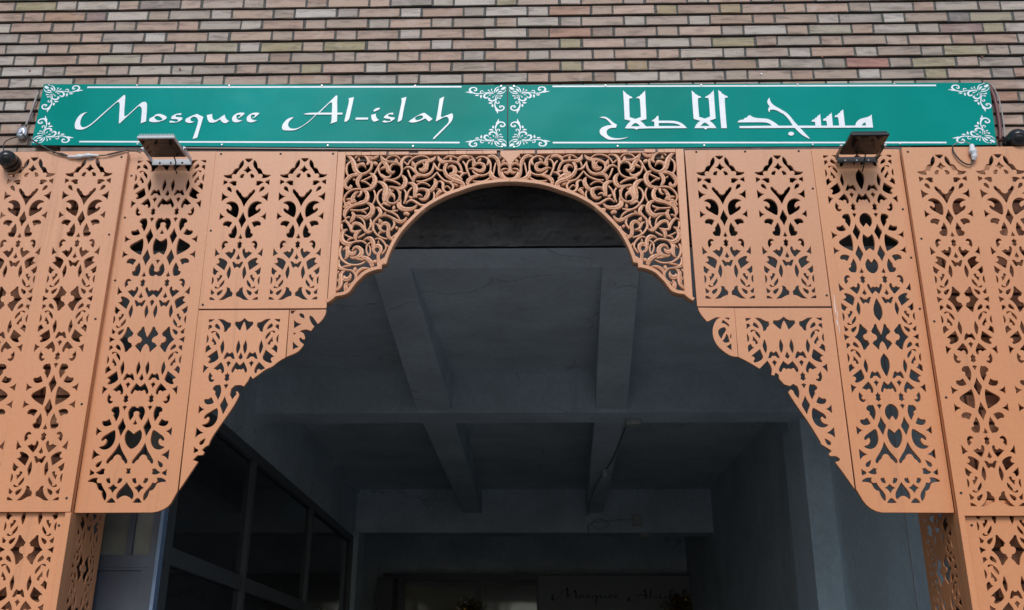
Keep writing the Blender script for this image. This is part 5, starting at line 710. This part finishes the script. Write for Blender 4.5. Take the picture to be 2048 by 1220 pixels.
# ---------------------------------------------------------------- signs
SGY = 0.020
def sign(label, corners, letters, orn, lines, lname):
    # corners: TL TR BR BL in metres
    cx = (corners[0][0] + corners[1][0])/2; cz = (corners[2][1] + corners[3][1])/2
    root = empty('sign_board', (cx, SGY, cz), label, 'sign')
    obj('plate', plate(corners[::-1], [], 0.004, 0.0006), SIGN, root, (0, SGY, 0))
    obj('backing_board', plate([(a + (0.004 if a > cx else -0.004)*1.0, b - 0.002) for a, b in corners[::-1]], [], 0.018, 0.0006), BOARD, root, (0, SGY + 0.005, 0))
    for nme, polys in letters:
        P = [[(a*MM, b*MM) for a, b in p] for p in polys]; P = [smooth_poly(p, 38) for p in P]
        obj('letter', plate(P[0], P[1:], 0.0038, 0.0003), WHITE, root, (0, SGY - 0.0042, 0))
    for (xa, za, xb, zb) in lines:
        obj('border_line', plate([(xa, za-0.0048), (xb, zb-0.0048), (xb, zb+0.0048), (xa, za+0.0048)], [], 0.0008, 0.0001), WHITE, root, (0, SGY - 0.0009, 0))
    for ci, (sx, sz) in enumerate(((1, 1), (-1, 1), (-1, -1), (1, -1))):
        c = corners[ci]; bm = bmesh.new()
        for k, s in enumerate(ORNAMENT):
            P = catmull([(x*MM*sx, z*MM*sz, w*MM) for x, z, w in s], 0.003); y = -0.0004 - 0.00006*k; prev = None
            for i, p in enumerate(P):
                d = (P[min(i+1, len(P)-1)].xy - P[max(i-1, 0)].xy)
                if d.length < 1e-9: continue
                d.normalize(); w = max(p.z, 0.0012)/2
                cur = [bm.verts.new((p.x + s_*(-d.y)*w, y, p.y + s_*d.x*w)) for s_ in (-1, 1)]
                if prev: bm.faces.new((prev[0], cur[0], cur[1], prev[1]))
                prev = cur
        bmesh.ops.recalc_face_normals(bm, faces=bm.faces[:])
        obj('corner_ornament', bm, WHITE, root, (c[0], SGY, c[1]))
    n = 6
    for zf, k0 in ((0.008, 0), (-0.010, 1)):
        for i in range(n):
            t = (i + 0.02 + 0.11*k0*(i % 2)) / (n - 1) if i < n - 1 else 0.99
            t = min(max(t, 0.012), 0.988)
            a, b = (corners[0], corners[1]) if not k0 else (corners[3], corners[2])
            disc('screw', STEEL, root, a[0] + (b[0]-a[0])*t, SGY - 0.0002, a[1] + (b[1]-a[1])*t - zf*(1 if not k0 else 1), 0.0060, 0.004)
    return root
sign('green sign board with white latin lettering, hung on the brick above the screen', [(-2.7603, 4.8083), (-0.1530, 4.7705), (-0.1478, 4.3681), (-2.7653, 4.4165)], LATIN, 0,
     [(-2.510, 4.7835, -0.405, 4.7615), (-2.500, 4.4345, -0.408, 4.4070)], 'latin')
sign('green sign board with white arabic lettering, hung on the brick above the screen', [(-0.1455, 4.7700), (2.4955, 4.7543), (2.4725, 4.3640), (-0.1440, 4.3670)], ARABIC, 1,
     [(0.100, 4.7580, 2.205, 4.7390), (0.098, 4.4015, 2.208, 4.3805)], 'arabic')
# ---------------------------------------------------------------- floodlights
def floodlight(label, xc, z, body, y0=-0.065, y1=-0.265, w=0.198):
    root = empty('floodlight', (xc, y0, z), label, 'floodlight', None)
    hous = boxobj('housing', body, root, xc-w/2, xc+w/2, y1, y0, z, z+0.018, 0.004)
    lens = boxobj('lens', LENS, root, xc-w/2+0.007, xc+w/2-0.007, y1+0.007, y0-0.007, z-0.0015, z+0.004)
    boxobj('led_plate', LED, lens, xc-0.055, xc+0.055, y1+0.055, y0-0.045, z-0.0022, z-0.0008)
    for i in range(22):
        x = xc - w/2 + 0.012 + i*(w-0.024)/21
        boxobj('fin', body, hous, x-0.0016, x+0.0016, y1+0.006, y0-0.02, z+0.0178, z+0.030)
    # stirrup: bar across the wall side with two arms
    boxobj('bracket', body, root, xc-w/2-0.004, xc+w/2+0.012, -0.024, -0.020, z-0.022, z+0.012, 0.001)
    for s in (-1, 1):
        xa = xc + s*(w/2 + 0.008)
        boxobj('bracket_arm', body, root, xa-0.0025, xa+0.0025, -0.15, -0.0205, z-0.004, z+0.020, 0.001)
        obj('knob', lathe(bmesh.new(), [(0.009, -0.006), (0.009, 0.006)], axis='z', seg=10), STEEL, root, (xa + s*0.006, -0.142, z+0.010)).rotation_euler.y = math.pi/2
    for dx in (-0.06, 0.0, 0.062): disc('bolt', SCREW if body is WHITEM else STEEL, root, xc+dx, -0.0242, z-0.010, 0.0055, 0.003)
    tube('cable', WIRE, root, [(xc+0.03, y0-0.03, z+0.012), (xc+0.035, -0.045, z-0.018), (xc+0.03, -0.028, z-0.05), (xc+0.034, 0.03, z-0.07)], 0.0035)
    return root
floodlight('white floodlight with finned back bracketed to the top of the tall panel', -1.958, 4.283, WHITEM)
floodlight('black floodlight with finned back bracketed to the top of the tall panel', 1.702, 4.262, BLACK)
# ---------------------------------------------------------------- cameras, cables
def turret(label, x, y, z, r, aim):
    root = empty('security_camera', (x, y, z), label, 'camera', None)
    bm = bmesh.new(); lathe(bm, [(r*1.06, r*1.15), (r*1.06, r*0.75), (r*0.98, r*0.5)], c=(0, 0, 0), seg=28)
    obj('base', bm, BLACK, root, (x, y, z))
    bm = bmesh.new(); bmesh.ops.create_uvsphere(bm, u_segments=28, v_segments=18, radius=r)
    for f in bm.faces: f.smooth = True
    ball = obj('ball', bm, BLACK, root, (x, y, z))
    d = Vector(aim).normalized(); q = Vector((0, -1, 0)).rotation_difference(d)
    face = obj('face', lathe(bmesh.new(), [(r*0.62, 0.0), (r*0.60, -0.004), (r*0.3, -0.004), (r*0.3, -0.001)], seg=24), mat_simple('camera_face', (0.03, 0.03, 0.033), 0.15, bump=0), ball, Vector((x, y, z)) + d*r*0.80)
    face.rotation_mode = 'QUATERNION'; face.rotation_quaternion = q
    eye = obj('eye', lathe(bmesh.new(), [(r*0.22, 0.004), (r*0.22, -0.006), (r*0.12, -0.006), (r*0.10, -0.003)], seg=16), mat_simple('camera_eye', (0.06, 0.055, 0.055), 0.08, bump=0), ball, Vector((x, y, z)) + d*r*0.80)
    eye.rotation_mode = 'QUATERNION'; eye.rotation_quaternion = q
    for k in range(12):
        a = 2*math.pi*k/12; p = Vector((math.cos(a)*r*0.45, -0.005, math.sin(a)*r*0.45)); p.rotate(q)
        e = obj('infrared_led', lathe(bmesh.new(), [(r*0.055, 0.002), (r*0.055, -0.001)], seg=8), LED, ball, Vector((x, y, z)) + d*r*0.80 + p); e.rotation_mode = 'QUATERNION'; e.rotation_quaternion = q
turret('black dome security camera on the panel edge by the white taped cable', -2.812, -0.095, 4.265, 0.047, (0.35, -0.8, -0.55))
turret('black dome security camera beside the arabic sign, on the brick', 2.56, -0.03, 4.372, 0.052, (-0.25, -0.8, -0.5))
bm = bmesh.new(); lathe(bm, [(0.036, 0.018), (0.034, 0.0), (0.022, -0.008), (0.012, -0.009), (0.010, -0.016)], seg=24)
root = empty('cable_box', (-2.846, 0.045, 4.512), 'small round chrome cable cover on the brick beside the latin sign', 'cable box')
b = obj('cover', bm, STEEL, root, (-2.846, 0.045, 4.512)); b.scale = (0.85, 1, 1.15)
for dx, dz in ((-0.014, 0.022), (0.017, -0.015)): disc('screw', SCREW, root, -2.846+dx, 0.040, 4.512+dz, 0.003, 0.002)
tag(tube('conduit', CONDUIT, None, [(-2.834, 0.050, 4.553), (-2.816, 0.050, 4.66), (-2.800, 0.048, 4.775)], 0.0065), 'thin grey conduit rising from the chrome cable cover', 'conduit')
tag(tube('cable', WIRE, None, [(-2.862, 0.045, 4.485), (-2.90, 0.02, 4.45), (-2.893, -0.02, 4.40), (-2.86, -0.06, 4.32)], 0.003), 'short brown cable from the chrome cover down to the dome camera', 'cable')
root = empty('taped_cable', (-2.5, -0.045, 4.3), 'black cable joined by a white tape splice sagging across the panel top', 'cable')
tube('cable', WIRE, root, [(-2.835, 0.038, 4.50), (-2.78, -0.02, 4.445), (-2.69, -0.050, 4.385), (-2.60, -0.048, 4.335), (-2.51, -0.047, 4.306)], 0.0042)
tube('cable', WIRE, root, [(-2.60, -0.045, 4.330), (-2.55, -0.046, 4.325), (-2.51, -0.047, 4.306)], 0.003)
tube('splice', TAPE, root, [(-2.515, -0.047, 4.304), (-2.46, -0.049, 4.302), (-2.40, -0.049, 4.309), (-2.345, -0.047, 4.308)], lambda t: 0.0045 + 0.0085*math.sin(math.pi*t)*(0.8+0.3*math.sin(t*21)), seg=10, step=0.006)
tube('cable', WIRE, root, [(-2.352, -0.047, 4.308), (-2.30, -0.047, 4.312), (-2.24, -0.046, 4.328), (-2.19, -0.043, 4.344)], 0.0032)
tube('wire', COPPER, root, [(-2.30, -0.0465, 4.316), (-2.22, -0.045, 4.338), (-2.165, -0.038, 4.343), (-2.13, -0.02, 4.336)], 0.0028)
root = empty('tape_bundle', (2.30, -0.05, 4.27), 'bundle of white tape hanging on a looped black cable at the panel top', 'cable')
tube('splice', TAPE, root, [(2.305, -0.052, 4.325), (2.302, -0.055, 4.29), (2.306, -0.056, 4.262), (2.300, -0.052, 4.232)], lambda t: 0.009 + 0.011*math.sin(math.pi*min(1, t*1.05))*(0.85+0.25*math.sin(t*17)), seg=12, step=0.005)
tube('cable', WIRE, root, [(2.22, -0.02, 4.335), (2.205, -0.045, 4.30), (2.215, -0.047, 4.262), (2.245, -0.047, 4.222), (2.282, -0.047, 4.208), (2.298, -0.05, 4.235)], 0.0042)
tube('cable', CONDUIT, root, [(2.215, -0.02, 4.332), (2.245, -0.04, 4.350), (2.285, -0.045, 4.345), (2.305, -0.05, 4.322)], 0.0026)
tag(tube('conduit', mat_simple('maroon_conduit', (0.14, 0.05, 0.05), 0.5), None, [(2.505, 0.045, 4.752), (2.520, 0.042, 4.66), (2.519, 0.042, 4.50), (2.507, 0.045, 4.40)], 0.011), 'maroon cable duct along the end of the arabic sign', 'conduit')
tag(tube('cable', CONDUIT, None, [(2.512, 0.035, 4.755), (2.536, 0.034, 4.68), (2.540, 0.034, 4.55), (2.532, 0.034, 4.43), (2.52, 0.02, 4.385)], 0.004), 'pale cable clipped beside the maroon duct', 'cable')
# ---------------------------------------------------------------- left door leaf behind the pier
root = empty('panelled_door', (-2.05, 0.42, 0), 'blue grey panelled door with beige boards behind the rounded panel corner', 'door')
DX0, DX1, DY = -2.235, -1.905, 0.40
boxobj('rail', BLUE, root, DX0, DX1 - 0.055, DY, DY+0.045, 2.20, 2.262)
boxobj('stile', BLUE, root, DX1 - 0.0545, DX1 - 0.018, DY - 0.002, DY+0.045, 0.0, 2.92)
boxobj('edge', BLUE_LIT, root, DX1 - 0.0175, DX1, DY - 0.012, DY+0.045, 0.0, 2.92)
boxobj('muntin', BLUE, root, -2.085, -2.055, DY + 0.001, DY+0.045, 2.263, 2.92)
boxobj('board', BEIGE, root, DX0, -2.086, DY + 0.02, DY+0.03, 2.263, 2.92)
boxobj('board', BEIGE, root, -2.054, DX1 - 0.055, DY + 0.02, DY+0.03, 2.263, 2.92)
boxobj('panel', BLUE, root, DX0, DX1 - 0.088, DY + 0.010, DY+0.03, 0.1, 2.185)
boxobj('panel_margin', BLUE, root, DX1 - 0.0875, DX1 - 0.055, DY + 0.001, DY+0.03, 0.1, 2.199)
boxobj('panel_margin', BLUE, root, DX0, DX1 - 0.088, DY + 0.001, DY+0.0095, 2.186, 2.199)
# ---------------------------------------------------------------- glazed partition on the left wall
root = empty('glazed_partition', (-2.48, 5.5, 0), 'dark glazed partition with grey frame along the passage under the plaster band', 'partition')
GX = -2.50
ys = [0.0, 2.10, 3.98, 6.42, 9.015]
boxobj('head_frame', FRAME, root, GX-0.05, GX+0.035, 0.61, 9.015, 3.52, 3.605)
boxobj('transom', FRAME, root, GX-0.05, GX+0.03, 0.61, 9.015, 2.42, 2.535)
boxobj('transom', FRAME, root, GX-0.05, GX+0.03, 0.61, 9.015, 0.0, 0.45)
for y in ys[1:]: boxobj('mullion', FRAME, root, GX-0.052, GX+0.036, y-0.035 if y < 9 else y-0.07, y+0.035 if y < 9 else y, 0.45, 3.519)
for a, b in zip([0.6] + ys[1:], ys[1:]):
    for z0, z1 in ((0.45, 2.42), (2.535, 3.52)): boxobj('pane', GLASS, root, GX-0.012, GX-0.004, a+0.03, b-0.03, z0, z1)
# ---------------------------------------------------------------- far entrance, banner, fittings
root = empty('entrance_doors', (-0.2, 11.7, 0), 'glazed entrance doors with grey frames at the far end of the dark passage', 'doors')
EY = 11.65
boxobj('head_frame', FRAME, root, -2.43, 2.38, EY-0.02, EY+0.10, 3.306, 3.41)
for x in (-2.13, -0.91, 0.05, 1.16, 2.30): boxobj('post', FRAME, root, x-0.055, x+0.055, EY-0.018, EY+0.09, 0, 3.305)
for a, b in ((-2.075, -0.965), (-0.855, -0.005), (0.105, 1.105), (1.215, 2.245)): boxobj('pane', GLASS, root, a, b, EY+0.03, EY+0.038, 0.1, 3.304)
boxobj('side_pillar', FRAME, root, -2.428, -2.19, EY-0.6, EY+0.2, 0, 3.29)
CLEAR = mat_glass('clear_door_glass', (0.55, 0.56, 0.55))
for o in [o for o in root.children if o.name.startswith('pane')]: o.data.materials.clear(); o.data.materials.append(CLEAR)
em = NT('lit_lamp_diffuser'); em.b.inputs['Emission Color'].default_value = (1.0, 0.86, 0.45, 1); em.b.inputs['Emission Strength'].default_value = 2.0; em.color((0.8, 0.75, 0.6))
tl = empty('ceiling_lamp', (-1.9, 13.2, 3.6), 'warm ceiling lamp lit in the lobby behind the entrance panes', 'lamp')
boxobj('diffuser', em.m, tl, -2.4, -1.8, 13.1, 13.3, 3.60, 3.64); boxobj('base', WHITEM, tl, -2.42, -1.78, 13.09, 13.31, 3.641, 3.67)
# lobby seen through the panes
tag(boxobj('lobby_wall', mat_simple('lobby_paint', (0.30, 0.27, 0.16), 0.7), None, -3.2, 2.39, 14.9, 15.0, 0, 4.2), kind='structure')
root = empty('banner', (1.2, 11.59, 2.7), 'grey banner with dark latin lettering hung across the entrance doors', 'banner')
boxobj('sheet', BANNER, root, 0.02, 2.385, EY-0.06, EY-0.05, 2.70, 3.37)
fx = lambda x: 0.24 + (x + 2.52)*1.02; fz = lambda z: 3.035 + (z - 4.55)*0.92
for nme, polys in LATIN:
    P = [smooth_poly([(fx(a*MM), fz(b*MM)) for a, b in p], 38) for p in polys]
    obj('letter', plate(P[0], P[1:], 0.0016, 0.0002), INK, root, (0, EY-0.0622, 0))
def garland(label, x, z, n, seed, r):
    rr = random.Random(seed); bm = bmesh.new()
    for i in range(n):
        c = Vector((x + rr.gauss(0, r), EY - 0.16 + rr.gauss(0, 0.03), z + rr.gauss(0, r*0.7)))
        a = Vector((rr.uniform(-1, 1), rr.uniform(-1, 1), rr.uniform(-1, 1))).normalized()*0.028; b = a.cross(Vector((rr.random(), rr.random(), rr.random()))).normalized()*0.012
        v = [bm.verts.new(c+a), bm.verts.new(c+b), bm.verts.new(c-a), bm.verts.new(c-b)]; bm.faces.new(v)
    root = empty('tinsel_garland', (x, EY - 0.16, z), label, 'garland'); return tag(obj('tinsel', bm, GOLD, root), kind='stuff')
garland('gold tinsel garland at the end of the grey banner', 2.2, 2.93, 420, 1, 0.11); garland('gold tinsel cluster hanging by the lit entrance pane', -1.05, 2.86, 380, 2, 0.09)
# conduit, junction box and detector on the back beam and ceiling beam
root = empty('ceiling_wiring', (0.75, 7, 3.9), 'grey junction box and loose wiring along the ceiling beam', 'wiring')
boxobj('junction_box', PLASTIC, root, 0.80, 0.93, 4.02, 4.16, 3.868, 3.912, 0.006)
tube('wire', WIRE, root, [(0.83, 4.17, 3.93), (0.82, 4.9, 3.935), (0.80, 5.8, 3.932), (0.76, 6.3, 3.934)], 0.005)
boxobj('lamp_holder', WHITEM, root, 0.735, 0.775, 6.28, 6.36, 3.85, 3.942, 0.004)
tube('wire', CONDUIT, root, [(0.75, 6.36, 3.92), (0.70, 7.2, 3.925), (0.68, 8.2, 3.93), (0.70, 9.17, 3.93), (0.70, 9.18, 3.75), (0.70, 9.18, 3.66)], 0.009)
tube('wire', CONDUIT, root, [(0.71, 9.175, 3.79), (0.84, 9.17, 3.86), (0.98, 9.17, 3.80), (0.86, 9.17, 3.72), (0.74, 9.17, 3.80), (1.0, 9.17, 3.84), (1.30, 9.175, 3.85)], 0.0045)
boxobj('sensor', PLASTIC, root, 1.30, 1.45, 9.14, 9.188, 3.76, 3.92, 0.006)
root = empty('smoke_detector', (1.47, 9.35, 3.66), 'round dark detector under the far ceiling beam', 'detector')
obj('body', lathe(bmesh.new(), [(0.09, 0.0), (0.09, -0.02), (0.06, -0.05), (0.03, -0.055)], axis='z', seg=20), PLASTIC, root, (1.47, 9.35, 3.680))
